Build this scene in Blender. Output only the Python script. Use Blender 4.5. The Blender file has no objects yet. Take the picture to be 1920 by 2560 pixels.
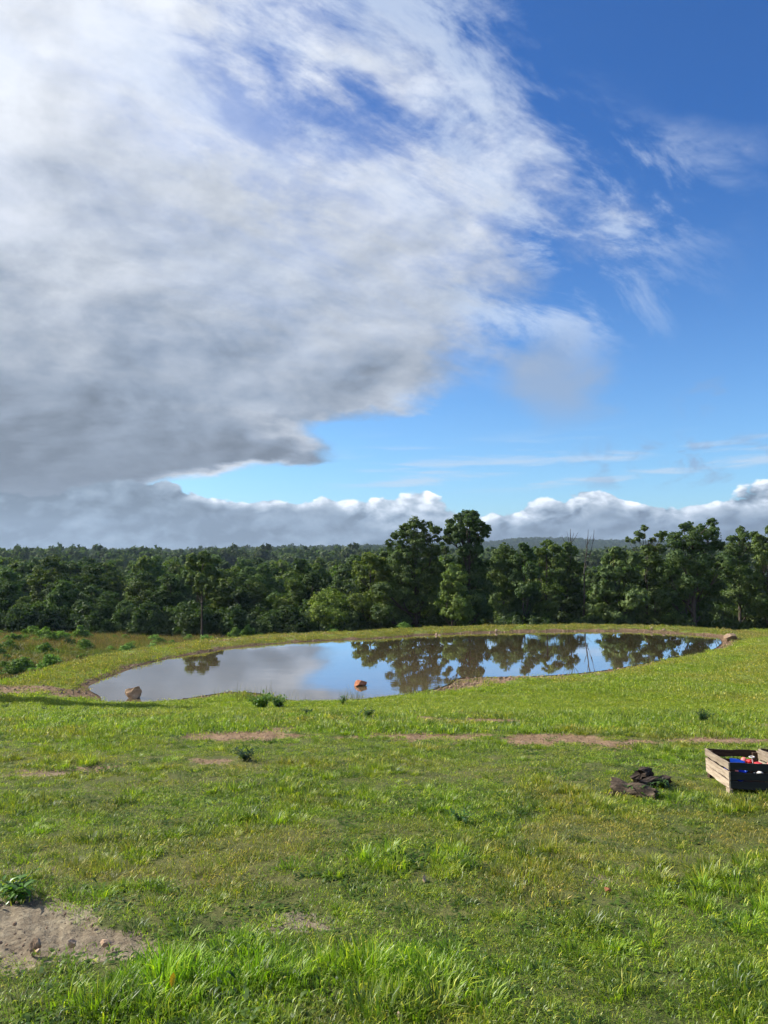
import bpy, bmesh, math, random
import numpy as np
from mathutils import Vector, Matrix, noise as mnoise
R = math.radians
S = bpy.context.scene
COL = S.collection
rng = np.random.default_rng(7)
random.seed(7)

# ------------------------------------------------------------------ camera
PITCH = 3.13; FPX = 1923.0; CAMZ = 1.7
cd = bpy.data.cameras.new('camera'); cam = bpy.data.objects.new('camera', cd); COL.objects.link(cam)
cam.location = (0, 0, CAMZ); cam.rotation_euler = (R(90 + PITCH), 0, 0)
cd.sensor_fit = 'VERTICAL'; cd.sensor_height = 24; cd.sensor_width = 18; cd.lens = 24 * FPX / 2560
cd.clip_start = 0.05; cd.clip_end = 12000
S.camera = cam
S.view_settings.view_transform = 'Standard'; S.view_settings.look = 'None'
S.view_settings.exposure = 0.85; S.view_settings.gamma = 1; S.view_settings.use_curve_mapping = False
S.cycles.max_bounces = 6; S.cycles.diffuse_bounces = 2; S.cycles.glossy_bounces = 3
S.cycles.transmission_bounces = 3; S.cycles.transparent_max_bounces = 6; S.cycles.volume_bounces = 0
S.cycles.use_denoising = True; S.cycles.use_adaptive_sampling = True; S.cycles.adaptive_threshold = .035; S.cycles.adaptive_min_samples = 32

SUN_EL, SUN_AZ = 34.0, -74.0      # azimuth from the view direction (+Y), negative to the left

def ray(px, py):
    a, b = (px - 960) / FPX, (1280 - py) / FPX
    c, s = math.cos(R(PITCH)), math.sin(R(PITCH))
    return np.array([a, c - b * s, s + b * c])
def azel(px, py):
    d = ray(px, py)
    return math.degrees(math.atan2(d[0], d[1])), math.degrees(math.atan2(d[2], math.hypot(d[0], d[1])))
def at_dist(px, py, Y):
    d = ray(px, py); t = Y / d[1]
    return np.array([d[0] * t, Y, CAMZ + d[2] * t])

# ------------------------------------------------------------------ node helper
class NT:
    def __init__(s, tree): s.t = tree; s.n = tree.nodes; s.l = tree.links
    def new(s, typ, **kw):
        n = s.n.new(typ)
        for k, v in kw.items(): setattr(n, k, v)
        return n
    def put(s, sock, v):
        if v is None: return
        if isinstance(v, bpy.types.NodeSocket): s.l.new(v, sock)
        else:
            if isinstance(v, (tuple, list)) and len(v) == 3 and sock.type == 'RGBA': v = (*v, 1)
            sock.default_value = v
    def m(s, op, a, b=None, c=None, clamp=False):
        n = s.new('ShaderNodeMath', operation=op, use_clamp=clamp)
        s.put(n.inputs[0], a); s.put(n.inputs[1], b)
        if c is not None: s.put(n.inputs[2], c)
        return n.outputs[0]
    def add(s, a, b): return s.m('ADD', a, b)
    def mul(s, a, b): return s.m('MULTIPLY', a, b)
    def sub(s, a, b): return s.m('SUBTRACT', a, b)
    def step(s, x, lo, hi, a=0.0, b=1.0, kind='SMOOTHSTEP'):
        n = s.new('ShaderNodeMapRange', interpolation_type=kind)
        for i, v in enumerate((x, lo, hi, a, b)): s.put(n.inputs[i], v)
        return n.outputs[0]
    def noise(s, v, scale=1, detail=6, rough=.5, dist=0, lac=2.0, out='Fac'):
        n = s.new('ShaderNodeTexNoise')
        if v is not None: s.put(n.inputs['Vector'], v)
        for k, x in (('Scale', scale), ('Detail', detail), ('Roughness', rough), ('Distortion', dist), ('Lacunarity', lac)): s.put(n.inputs[k], x)
        return n.outputs[out]
    def mix(s, f, a, b, blend='MIX'):
        n = s.new('ShaderNodeMix', data_type='RGBA', blend_type=blend)
        s.put(n.inputs[0], f); s.put(n.inputs[6], a); s.put(n.inputs[7], b)
        return n.outputs[2]
    def comb(s, x, y, z):
        n = s.new('ShaderNodeCombineXYZ')
        for i, v in enumerate((x, y, z)): s.put(n.inputs[i], v)
        return n.outputs[0]
    def ramp(s, f, stops):
        n = s.new('ShaderNodeValToRGB'); cr = n.color_ramp
        while len(cr.elements) < len(stops): cr.elements.new(.5)
        for e, (p, c) in zip(cr.elements, stops): e.position = p; e.color = (*c, 1) if len(c) == 3 else c
        s.put(n.inputs[0], f); return n.outputs[0]
    def curve(s, x, pts, ylo=0.0, yhi=1.0):
        """piecewise smooth function through pts (x, y)"""
        pts = sorted(pts); x0, x1 = pts[0][0], pts[-1][0]
        t = s.step(x, x0, x1, kind='LINEAR')
        n = s.new('ShaderNodeFloatCurve'); cm = n.mapping; c = cm.curves[0]
        P = [((a - x0) / (x1 - x0), (b - ylo) / (yhi - ylo)) for a, b in pts]
        c.points[0].location = P[0]; c.points[1].location = P[-1]
        for q in P[1:-1]: c.points.new(*q)
        for p in c.points: p.handle_type = 'AUTO_CLAMPED'
        cm.update(); s.put(n.inputs['Value'], t)
        return s.step(n.outputs[0], 0.0, 1.0, ylo, yhi, kind='LINEAR')

# ------------------------------------------------------------------ world: sky with clouds
W = bpy.data.worlds.new('World'); S.world = W; W.use_nodes = True
n = NT(W.node_tree); n.n.clear()
sky = n.new('ShaderNodeTexSky', sky_type='NISHITA', sun_disc=False, sun_elevation=R(SUN_EL), sun_rotation=R(SUN_AZ),
            altitude=200, air_density=1.0, dust_density=0.35, ozone_density=2.5)
tc = n.new('ShaderNodeTexCoord'); sp = n.new('ShaderNodeSeparateXYZ'); n.put(sp.inputs[0], tc.outputs['Generated'])
dx, dy, dz = sp.outputs
az = n.mul(n.m('ARCTAN2', dx, dy), 57.29578)
el = n.mul(n.m('ARCSINE', n.m('MINIMUM', n.m('MAXIMUM', dz, -1.0), 1.0)), 57.29578)
zz = n.add(n.m('MAXIMUM', dz, 0.0), 0.34)
u, v = n.m('DIVIDE', dx, zz), n.m('DIVIDE', dy, zz)
P = n.comb(u, v, 0.0)
ca, sa = math.cos(R(34)), math.sin(R(34))
fu = n.add(n.mul(u, ca), n.mul(v, sa)); fv = n.sub(n.mul(v, ca), n.mul(u, sa))
Pf = n.comb(n.mul(fu, 0.8), n.mul(fv, 1.9), 3.1)
n1 = n.noise(P, 2.6, 10, .62, .25)
n2 = n.noise(Pf, 3.6, 10, .66, .35)
n3 = n.noise(n.comb(u, v, 7.7), 3.0, 9, .54, .2)
elp = n.add(el, n.mul(n.sub(n.noise(n.comb(u, v, 5.5), 3.2, 7, .56), .5), n.step(el, 3, 16, 3.0, 5.5)))
def billow(vec):
    w = n.noise(vec, 1.5, 4, .5, out='Color'); va = n.new('ShaderNodeVectorMath', operation='MULTIPLY_ADD'); n.put(va.inputs[0], w); va.inputs[1].default_value = (.55, .55, .55); n.put(va.inputs[2], vec)
    vo = n.new('ShaderNodeTexVoronoi', feature='SMOOTH_F1', normalize=True); n.put(vo.inputs['Vector'], va.outputs[0])
    for k_, x_ in (('Scale', 1.7), ('Detail', 3.0), ('Roughness', .5), ('Smoothness', .35)): vo.inputs[k_].default_value = x_
    return n.add(n.mul(n.sub(1.0, n.mul(vo.outputs['Distance'], 1.5)), .6), n.mul(n.noise(vec, 1.0, 6, .5), .45))
# layer A: right hand limit of the big sheet as a function of elevation (photo outline)
limA = [(0, 1000), (160, 1080), (230, 1120), (330, 1230), (460, 1500), (560, 1500), (640, 1420), (760, 1370), (830, 1340), (900, 1270),
        (950, 1190), (990, 1100), (1030, 950), (1058, 800), (1085, 790), (1110, 850), (1138, 880), (1155, 760), (1170, 640), (1195, 480), (1215, 400), (1260, 380), (1400, 300)]
cl = [(azel(960, y)[1], azel(x, y)[0]) for y, x in limA] + [(60, -8), (90, -8)]
azR = n.curve(elp, cl, -60, 60)
softs = [(0, 13), (200, 12), (420, 11), (640, 7), (800, 5), (950, 5), (1030, 4), (1080, 2.2), (1150, 1.8), (1250, 2)]
soft = n.curve(el, [(azel(960, y)[1], s_) for y, s_ in softs] + [(60, 16), (90, 20)], 0, 24)
back = n.step(az, 120, 175, 0, 6)
eA = n.add(n.m('DIVIDE', n.sub(azR, az), soft), n.add(n.mul(n.sub(n1, .5), 5.0), n.mul(n.sub(n2, .5), 3.0)))
eA = n.add(eA, back)
mA = n.mul(n.step(eA, -0.6, 1.6), 1.0)
# thin, fibrous upper part lets the blue through
thinAmt = n.curve(el, [(azel(960, y)[1], t_) for y, t_ in ((0, .80), (150, .78), (300, .66), (450, .45), (600, .28), (800, .15), (1000, .05), (1200, 0))] + [(60, .62), (90, .62)], 0, 1)
cen = n.step(az, -26, -4, .30, 1.15)
hole = n.step(n.add(n.mul(n2, .6), n.mul(n1, .4)), .60, .42)
mA = n.mul(mA, n.sub(1.0, n.mul(n.mul(thinAmt, cen), hole)))
bri = n.curve(el, [(azel(960, y)[1], t_) for y, t_ in ((0, .64), (200, .64), (420, .56), (600, .48), (760, .40), (880, .34), (1000, .27), (1120, .215), (1250, .175), (1379, .17))] + [(60, .8), (90, .7)], 0, 1)
sideb = n.step(az, -30, 5, 1.0, .95)
con = n.curve(el, [(azel(960, y)[1], t_) for y, t_ in ((0, .42), (500, .50), (760, .62), (1000, .66), (1250, .45), (1379, .3))] + [(60, .3), (90, .3)], 0, 2)
q1 = billow(n.comb(n.mul(az, .060), n.mul(el, .095), 3.0)); q2 = billow(n.comb(n.mul(n.add(az, -1.6), .060), n.mul(n.add(el, 1.5), .095), 3.0))
n3b = n.noise(n.comb(n.add(u, -.022), n.add(v, -.03), 7.7), 3.0, 9, .54, .2)
n4 = n.noise(n.comb(u, v, 2.2), 13.0, 9, .68, .3); n4b = n.noise(n.comb(n.mul(az, .11), n.mul(el, .17), 2.2), 1.5, 7, .55, .2)
rel = n.add(n.add(n.mul(n.sub(n3, n3b), 2.6), n.mul(n.sub(q1, q2), n.step(el, 26, 10, .3, 1.5))), n.add(n.mul(n.sub(n4, .5), n.step(el, 8, 20, .55, 1.0)), n.mul(n.sub(n4b, .5), .5)))
bA = n.mul(n.mul(bri, sideb), n.add(1.0, n.add(n.mul(con, n.mul(n.sub(n3, .48), 1.5)), n.mul(rel, con))))
edgeb = n.mul(n.step(eA, 3.2, 0.6), n.step(el, 3.5, 16, .55, .12))
bA = n.add(bA, n.mul(edgeb, n.step(n1, .4, .65)))
bA = n.mul(bA, .755); bA = n.m('MINIMUM', n.m('MAXIMUM', bA, .125), .53)
cA = n.ramp(bA, [(.0, (.0, .0, .0)), (.2, (.172, .205, .255)), (.45, (.43, .455, .50)), (.9, (.86, .90, .95))])
# layer B: cumulus bank along the horizon
P2 = n.comb(n.mul(az, .22), n.mul(el, .36), 1.3)
b1 = billow(P2); b2 = billow(n.comb(n.mul(n.add(az, -.55), .22), n.mul(n.add(el, .45), .36), 1.3))
tops = [(-180, 5.0), (-60, 5.2), (-28, 5.4), (azel(0, 1240)[0], 4.9), (azel(420, 1200)[0], azel(420, 1200)[1] + .1), (azel(520, 1212)[0], azel(520, 1212)[1]),
        (azel(800, 1226)[0], azel(800, 1226)[1]), (azel(1100, 1236)[0], azel(1100, 1236)[1]), (azel(1300, 1226)[0], azel(1300, 1226)[1]),
        (azel(1500, 1195)[0], azel(1500, 1195)[1]), (azel(1650, 1215)[0], azel(1650, 1215)[1]), (azel(1900, 1195)[0], azel(1900, 1195)[1]), (60, 5), (180, 5)]
topB = n.curve(az, tops, 0, 10)
big_ = n.noise(n.comb(n.mul(az, .09), n.mul(el, .12), 6.1), 1.0, 5, .55)
dB = n.add(n.sub(n.sub(topB, .35), el), n.add(n.mul(n.sub(b1, .62), 2.9), n.mul(n.sub(big_, .5), 7.0)))
mB = n.step(dB, -.05, .22)
lit = n.mul(n.sub(b1, b2), 2.9)
topl = n.mul(n.step(dB, n.step(az, -8, 3, 1.2, 2.6), .1), n.step(az, -17.5, -13, .0, 1))
bB = n.add(n.add(.29, n.mul(topl, .38)), n.mul(lit, n.add(.22, n.mul(topl, .75))))
bB = n.sub(bB, n.mul(n.step(az, 2, -18), .09))
bB = n.sub(bB, n.mul(n.step(az, 5, 20), .04))
bB = n.add(bB, n.mul(n.sub(big_, .5), .9)); bB = n.mul(bB, .70); bB = n.m('MINIMUM', n.m('MAXIMUM', bB, .12), .74)
cB = n.ramp(bB, [(.0, (.0, .0, .0)), (.2, (.155, .20, .255)), (.4, (.33, .385, .45)), (.62, (.66, .70, .75)), (.9, (.88, .89, .90))])
# layer C: thin flat veils and small dark shreds above the bank
P3 = n.comb(n.mul(az, .10), n.mul(el, .95), 9.3)
c1 = n.noise(P3, 1.3, 7, .55, .3)
band = n.mul(n.step(el, 4.3, 5.3), n.step(el, 9.5, 6.2))
mC = n.mul(n.mul(n.step(c1, .48, .66), band), n.mul(n.step(az, -6, 2), .62))
P4 = n.comb(n.mul(az, .25), n.mul(el, .40), 4.9)
d1 = n.noise(P4, 1.1, 8, .62, .5)
shred = n.mul(n.mul(n.step(d1, .50, .64), n.step(az, 11, 19)), n.mul(n.step(el, 4.2, 5.2), n.step(el, 8.8, 6.8)))
shred2 = n.mul(n.mul(n.step(d1, .50, .66), n.step(az, 20, 24)), n.mul(n.step(el, 9.0, 10.2), n.step(el, 13.4, 11.8)))
shred = n.mul(n.m('MAXIMUM', shred, shred2), .62)
# faint veil to the right of the big sheet
tint = n.mix(n.step(el, 3, 30), (.52, .78, 1.0), (.215, .50, .88))
skyc = n.mix(1.0, sky.outputs[0], tint, 'MULTIPLY')
def c10(c): return n.mix(1.0, c, (10.0, 10.0, 10.0), 'MULTIPLY')
base = n.mix(mC, skyc, c10((.36, .42, .50)))
base = n.mix(shred, base, c10((.17, .23, .34)))
w1_ = n.noise(n.comb(n.mul(fu, 1.0), n.mul(fv, 1.9), 12.3), 3.4, 10, .66, .4)
wz = n.add(azR, 14.0)
wisp = n.mul(n.mul(n.step(w1_, .43, .64), n.step(n.sub(wz, az), 0, 12)), n.mul(n.step(el, 11, 18), .62))
base = n.mix(wisp, base, c10((.42, .48, .56)))
base = n.mix(mA, base, c10(cA))
gx, gy = azel(1385, 945)
gn = n.mul(n.sub(n1, .5), 14.0)
gr_ = n.m('SQRT', n.add(n.m('POWER', n.m('DIVIDE', n.add(n.sub(az, gx), gn), 3.9), 2.0), n.m('POWER', n.m('DIVIDE', n.sub(el, gy), 3.4), 2.0)))
base = n.mix(n.mul(n.step(gr_, 1.35, .25), .72), base, c10((.20, .25, .33)))
base = n.mix(mB, base, c10(cB))
hz = n.step(el, 1.6, -0.5, 0, .35)
base = n.mix(hz, base, c10((.19, .25, .33)))
bg = n.new('ShaderNodeBackground'); n.put(bg.inputs[0], base); bg.inputs[1].default_value = .1
W.cycles.sampling_method = 'MANUAL'; W.cycles.sample_map_resolution = 512
wo = n.new('ShaderNodeOutputWorld'); n.l.new(bg.outputs[0], wo.inputs[0])

sl = bpy.data.lights.new('sun', 'SUN'); sl.energy = 4.8; sl.angle = R(.53); sl.color = (1, .93, .80)
so = bpy.data.objects.new('sun', sl); COL.objects.link(so)
sd_ = Vector((math.sin(R(SUN_AZ)) * math.cos(R(SUN_EL)), math.cos(R(SUN_AZ)) * math.cos(R(SUN_EL)), math.sin(R(SUN_EL))))
so.rotation_euler = sd_.to_track_quat('Z', 'Y').to_euler()

# ------------------------------------------------------------------ numpy noise
_perm = np.random.default_rng(3).random((256, 256))
def vnoise(x, y):
    xi = np.floor(x).astype(int); yi = np.floor(y).astype(int); fx = x - xi; fy = y - yi
    fx = fx * fx * (3 - 2 * fx); fy = fy * fy * (3 - 2 * fy)
    g = lambda a, b: _perm[a & 255, b & 255]
    return (g(xi, yi) * (1 - fx) + g(xi + 1, yi) * fx) * (1 - fy) + (g(xi, yi + 1) * (1 - fx) + g(xi + 1, yi + 1) * fx) * fy
def fbm(x, y, s, o=4, k=.5):
    r = 0; a = 1; t = 0
    for i in range(o):
        r = r + a * vnoise(x * s + 17.3 * i, y * s - 9.1 * i); t += a; a *= k; s *= 2.03
    return r / t
def sstep(x, a, b):
    t = np.clip((x - a) / (b - a), 0, 1); return t * t * (3 - 2 * t)

# ------------------------------------------------------------------ pond outline and terrain
WZ = CAMZ - 5.0
def on_plane(px, py, z=WZ):
    d = ray(px, py); t = (z - CAMZ) / d[2]; return np.array([d[0] * t, d[1] * t])
outline = [(214,1716),(231,1707),(278,1688),(347,1664),(405,1649),(463,1639),(521,1630),(579,1620),(694,1609),(810,1602),(960,1596),
 (1076,1588),(1249,1582),(1463,1579),(1597,1580),(1712,1586),(1793,1593),(1806,1600),(1808,1610),(1782,1626),(1712,1641),(1654,1652),
 (1568,1668),(1481,1681),(1365,1690),(1249,1693),(1180,1694),(1145,1699),(1130,1711),(1076,1727),(1018,1737),(960,1743),(880,1751),(760,1754),
 (700,1748),(645,1735),(579,1731),(521,1739),(463,1748),(405,1754),(330,1757),(252,1755),(240,1741),(216,1727)]
ctrl = np.array([on_plane(*p) for p in outline])
def catmull(c, k=5):
    o = []; N = len(c)
    for i in range(N):
        a, b, d, e = c[i - 1], c[i], c[(i + 1) % N], c[(i + 2) % N]
        for j in range(k):
            t = j / k
            o.append(.5 * ((2 * b) + (-a + d) * t + (2 * a - 5 * b + 4 * d - e) * t * t + (-a + 3 * b - 3 * d + e) * t ** 3))
    return np.array(o)
POND = catmull(ctrl, 4)
def pond_sd(x, y):
    x = np.atleast_1d(x).astype(float); y = np.atleast_1d(y).astype(float)
    out = np.full(x.shape, 60.0)
    near = np.nonzero((np.abs(x - 3) < 60) & (y > 5) & (y < 95))[0]
    A = POND; B = np.roll(POND, -1, 0); D = B - A; L = (D ** 2).sum(1)
    for s in range(0, len(near), 20000):
        i = near[s:s + 20000]; px = x[i][:, None]; py = y[i][:, None]
        t = np.clip(((px - A[:, 0]) * D[:, 0] + (py - A[:, 1]) * D[:, 1]) / L, 0, 1)
        d = np.sqrt(((px - A[:, 0] - t * D[:, 0]) ** 2 + (py - A[:, 1] - t * D[:, 1]) ** 2).min(1))
        c = ((A[:, 1] > py) != (B[:, 1] > py)) & (px < (B[:, 0] - A[:, 0]) * (py - A[:, 1]) / (B[:, 1] - A[:, 1] + 1e-12) + A[:, 0])
        out[i] = np.where(c.sum(1) % 2 == 1, -d, d)
    return out
az_ridge1 = [(azel(x, 1380)[0], azel(x, y)[1]) for x, y in ((-400, 1384), (0, 1381), (150, 1377), (315, 1373), (450, 1376), (500, 1372), (600, 1369), (700, 1366), (900, 1365), (1100, 1372), (1300, 1380), (1920, 1380))]
az_ridge2 = [(azel(x, 1380)[0], azel(x, y)[1]) for x, y in ((-400, 1378), (0, 1384), (800, 1376), (1000, 1364), (1150, 1360), (1220, 1356), (1290, 1349), (1350, 1346), (1420, 1348), (1480, 1353), (1600, 1355), (1900, 1362))]
def base_v(y): return np.interp(y, [-50, 0, 26, 30, 36, 55, 72, 110, 160, 400, 900, 1500, 3200], [-3.6, -3.6, -3.6, -3.6, -3.95, -5.1, -6.25, -10.0, -12.6, -13.5, -20, -25, -30])
def height(x, y, fine=True):
    x = np.asarray(x, float); y = np.asarray(y, float); shp = x.shape; x = x.ravel(); y = y.ravel()
    sd = pond_sd(x, y)
    yy = np.minimum(y, 22)
    hill = -.0577 * yy - .00298 * np.maximum(yy, 0) ** 2
    hill = np.where(yy < 0, np.minimum(hill, .8), hill)
    hill = hill - .189 * 2 * (1 - np.exp(-np.maximum(y - 22, 0) / 2))
    if fine: hill = hill + .10 * (fbm(x, y, .35, 3) - .5) * sstep(np.hypot(x, y), 1, 9)
    hill = hill + .03 * (x > 12) * np.clip(x - 12, 0, 12) * sstep(y, 24, 34)
    Yb = np.interp(x, [-16, -11, 19, 23, 30], [30, 28.5, 43.5, 49, 50])
    dp = np.minimum(sd - 2.6, y - Yb)
    far = sstep(y - np.interp(x, [-14, -11, 19, 24], [27, 28, 42.5, 44]), -1.5, 1.5)    # dam side of the pond
    bank = np.where(sd > 0, (.13 * sstep(sd, 0, .8) + .06 * sstep(sd, .6, 1.8)) * far, 0)
    near_b = sstep(sd, -.1, 2.2)
    top = (1 - far) * (WZ + (hill - WZ) * near_b) + far * (WZ + bank)
    z = np.where(sd < 0, WZ + .34 * sd, top)
    z = np.maximum(z, WZ - 1.6)
    if fine:
        z = z + sstep(sd, .05, .6) * sstep(-sd, -8, -2) * .06 * (fbm(x, y, 1.7, 3) - .5)
    z = z - .30 * np.maximum(dp, 0) * (sd > 0)
    V = base_v(y) + 1.0 * (fbm(x, y, .03, 2) - .5) * sstep(y, 45, 120) + (.3 * (fbm(x, y, .25, 3) - .5) * sstep(y, 34, 40) if fine else 0)
    V = V + .45 * sstep(-x, 16, 34) * sstep(-y, -100, -75)
    V = V - sstep(x, -8, 4) * 1.2 * sstep(y, 52, 60) * sstep(-y, -90, -75)
    r = np.hypot(x, y); a = np.degrees(np.arctan2(x, y))
    for ridge, r0, w in ((az_ridge1, 1150, 420), (az_ridge2, 2300, 650)):
        e = np.interp(a, [q[0] for q in ridge], [q[1] for q in ridge])
        zt = CAMZ + np.tan(np.radians(e)) * r0 - (17 if r0 < 2000 else 13)
        bmp = np.exp(-((r - r0) / w) ** 2)
        V = V + np.maximum(zt - base_v(np.full_like(r, r0)), 0) * bmp + sstep(r, 500, 900) * 5 * (fbm(x, y, .006, 3) - .5) * (y > 0)
    z = np.where((dp > 0) & (sd > 0), np.maximum(z, V), z)
    return z.reshape(shp)
def gz(x, y): return float(height(np.array([x]), np.array([y]))[0])
def hit(px, py):
    """where the ray through a photo pixel meets the ground"""
    d = ray(px, py); t = np.geomspace(2.0, 400, 900)
    X, Y, Z = d[0] * t, d[1] * t, CAMZ + d[2] * t
    g = height(X, Y); below = np.nonzero(Z < g)[0]
    if len(below) == 0: return np.array([X[-1], Y[-1], g[-1]])
    i = below[0]; f0 = Z[i - 1] - g[i - 1]; f1 = Z[i] - g[i]; k = f0 / (f0 - f1 + 1e-9)
    tt = t[i - 1] + (t[i] - t[i - 1]) * k
    return np.array([d[0] * tt, d[1] * tt, gz(d[0] * tt, d[1] * tt)])

# soil / lush / dry patches, given where they lie on the ground: (px, py, half width px, half height px, strength)
SOIL = [(20,2325,200,70,1.5),(190,2352,215,34,1.5),(60,2262,140,28,1.2),(790,2300,90,24,1.1),(640,2322,70,16,1.0),(1500,2205,50,16,.75),(1180,2070,75,10,.6),(1200,2420,45,20,.55),
 (90,1928,140,12,1.0),(230,1920,70,9,.9),(600,1960,25,14,.9),(520,1905,70,8,.9),(600,1838,120,11,1.15),(660,1830,90,10,1.1),(980,1840,130,9,1.3),(1390,1845,120,11,1.5),(1190,1840,60,8,1.2),
 (1800,1848,110,9,1.3),(1600,1853,60,6,1.0),(1140,1800,120,8,1.3),(1270,1804,90,7,1.3),(860,1792,110,7,1.1),(1590,2090,50,14,.5),(1390,1960,40,5,.4),(1900,1812,90,5,.6),
 (940,2065,35,6,.4),(1700,2400,60,14,.45),(700,1905,80,5,.35),(870,2190,60,12,.4),(80,2170,90,15,.4), (1330,1990,60,5,.3),(1602,1978,60,13,.75)]
LUSH = [(640,2420,330,50,1),(260,2245,130,45,1.3),(940,2440,260,60,1.1),(1500,2400,160,45,.9),(1300,2420,100,40,.6),(40,2225,50,20,1),(150,2520,200,60,.6),(1740,2480,200,70,.6),
 (560,2010,120,35,.5),(800,1985,110,25,.5),(1160,2040,40,15,.7),(1290,1900,50,10,.7),(1600,1900,200,18,.5),(690,1850,25,8,.6),(900,2150,170,40,.5),(1850,2250,120,60,.4),(1150,2160,90,25,.6),(580,1765,35,9,1)]
DRY = [(330,2180,300,55,1.0),(540,2200,200,35,.9),(80,2150,150,45,.6),(700,2080,330,35,.55),(1500,2130,260,50,.5),(300,1880,320,35,.45),(900,1900,420,25,.5),(1700,2200,180,40,.6),(250,2260,70,40,.8),
 (400,1960,250,20,.5),(1250,2250,200,60,.45),(1400,2230,140,35,.5),(1000,2010,260,20,.4),(540,1785,90,10,.5)]
def prep(lst):
    out = []
    for px, py, rx, ry, st in lst:
        c = hit(px, py); a = hit(px + rx, py); f = hit(px, py - ry); g_ = hit(px, py + ry)
        out.append((c[0], c[1], max(abs(a[0] - c[0]), .05), max(abs(f[1] - g_[1]) / 2, .08), st))
    return out
SOILW, LUSHW, DRYW = prep(SOIL), prep(LUSH), prep(DRY)
def splat(lst, x, y):
    r = np.zeros_like(x)
    for cx, cy, rx, ry, st in lst:
        d2 = ((x - cx) / rx) ** 2 + ((y - cy) / ry) ** 2
        r = np.maximum(r, st * np.exp(-d2 * .7))
    return r
def masks(x, y, sd=None):
    if sd is None: sd = pond_sd(x, y)
    nz = fbm(x, y, 1.3, 5, .6)
    soil = sstep(splat(SOILW, x, y) + (nz - .5) * (2.2 - .9 * (y < 5.5)) + (fbm(x, y * 2.5, 3.5, 3) - .5) * .9, .50 - .12 * (y < 6), .80 - .12 * (y < 6)) * (splat(SOILW, x, y) > .05)
    # shore mud
    yl = np.interp(x, [-14, -11, 19, 24], [27, 28, 42.5, 44]); far = sstep(y - yl, -1, 1)
    n2_ = fbm(x, y, .9, 4, .6)
    wband = np.where(far > .5, .42 + .34 * sstep(x, 2, 14), .28)
    beach = np.interp(x, [-14, -8.5, -7.6, -4.6, -4.0, 1.5, 2.2, 4, 8, 10, 14, 17, 19], [0, 0, .9, 1.0, .1, .1, 1.2, 1.9, 1.5, .5, .2, .2, .6])
    wband = np.where(far > .5, wband, wband * .3 + beach)
    shore = sstep(wband * (.1 + 1.8 * n2_) - sd, -.12, .3) * (y > 20)
    spit = np.exp(-(((x + 12.6) / 3.2) ** 2 + ((y - 27.6) / 1.15) ** 2)); spit = sstep(spit + (n2_ - .5) * .7, .35, .6)
    top = np.exp(-((sd - 1.9) / .5) ** 2) * far * sstep(-x, -1, 5) * sstep(x, -14, -10) * sstep(n2_, .42, .6) * .9
    shore = np.maximum(np.maximum(shore, spit), top)
    lush = np.clip(splat(LUSHW, x, y) * .8 + (fbm(x + 40, y, 1.1, 5, .65) - .47) * 2.0, 0, 1.3)
    dry = np.clip(splat(DRYW, x, y) * .8 + (fbm(x, y + 70, 1.2, 5, .65) - .5) * 2.0, 0, 1.2) * (1 - np.clip(lush - .3, 0, 1))
    return soil, shore, lush, dry

# ------------------------------------------------------------------ helpers for objects
def mesh_np(name, co, faces_flat, loop_tot, mats, attrs=None, mat_idx=None, smooth=False):
    me = bpy.data.meshes.new(name); nv, nf = len(co), len(loop_tot)
    me.vertices.add(nv); me.vertices.foreach_set('co', np.ascontiguousarray(co, dtype=np.float32).ravel())
    me.loops.add(len(faces_flat)); me.polygons.add(nf)
    ls = np.concatenate(([0], np.cumsum(loop_tot)[:-1])).astype(np.int32)
    me.polygons.foreach_set('loop_start', ls); me.polygons.foreach_set('loop_total', np.asarray(loop_tot, np.int32))
    me.loops.foreach_set('vertex_index', np.asarray(faces_flat, np.int32))
    if mat_idx is not None: me.polygons.foreach_set('material_index', np.asarray(mat_idx, np.int32))
    if smooth: me.polygons.foreach_set('use_smooth', np.ones(nf, bool))
    for m_ in mats: me.materials.append(m_)
    for k, a in (attrs or {}).items():
        at = me.attributes.new(k, 'FLOAT', 'POINT'); at.data.foreach_set('value', np.asarray(a, np.float32))
    me.update(calc_edges=True); me.validate()
    return me
def link(name, data, parent=None, mat=None):
    o = bpy.data.objects.new(name, data); COL.objects.link(o)
    if parent: o.parent = parent
    if mat and data: data.materials.append(mat)
    return o
def tag(o, label=None, cat=None, group=None, kind=None):
    for k, v_ in (('label', label), ('category', cat), ('group', group), ('kind', kind)):
        if v_: o[k] = v_
    return o
def empty(name, loc, rz=0):
    o = bpy.data.objects.new(name, None); COL.objects.link(o); o.location = loc; o.rotation_euler = (0, 0, rz); o.empty_display_size = .1
    return o
def bm_obj(name, bm, mat, parent=None):
    me = bpy.data.meshes.new(name); bm.to_mesh(me); bm.free(); me.materials.append(mat)
    return link(name, me, parent)
def material(name):
    m_ = bpy.data.materials.new(name); m_.use_nodes = True; k = NT(m_.node_tree); k.n.clear()
    out = k.new('ShaderNodeOutputMaterial'); return m_, k, out
def principled(k, out, color, rough=.8, spec=.3, bump=None, dist=.01, strength=.5, **kw):
    p = k.new('ShaderNodeBsdfPrincipled'); k.put(p.inputs['Base Color'], color); k.put(p.inputs['Roughness'], rough)
    k.put(p.inputs['Specular IOR Level'], spec)
    for a, b in kw.items(): k.put(p.inputs[a], b)
    if bump is not None:
        b = k.new('ShaderNodeBump'); b.inputs['Distance'].default_value = dist; b.inputs['Strength'].default_value = strength
        k.put(b.inputs['Height'], bump); k.l.new(b.outputs[0], p.inputs['Normal'])
    k.l.new(p.outputs[0], out.inputs[0]); return p

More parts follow.
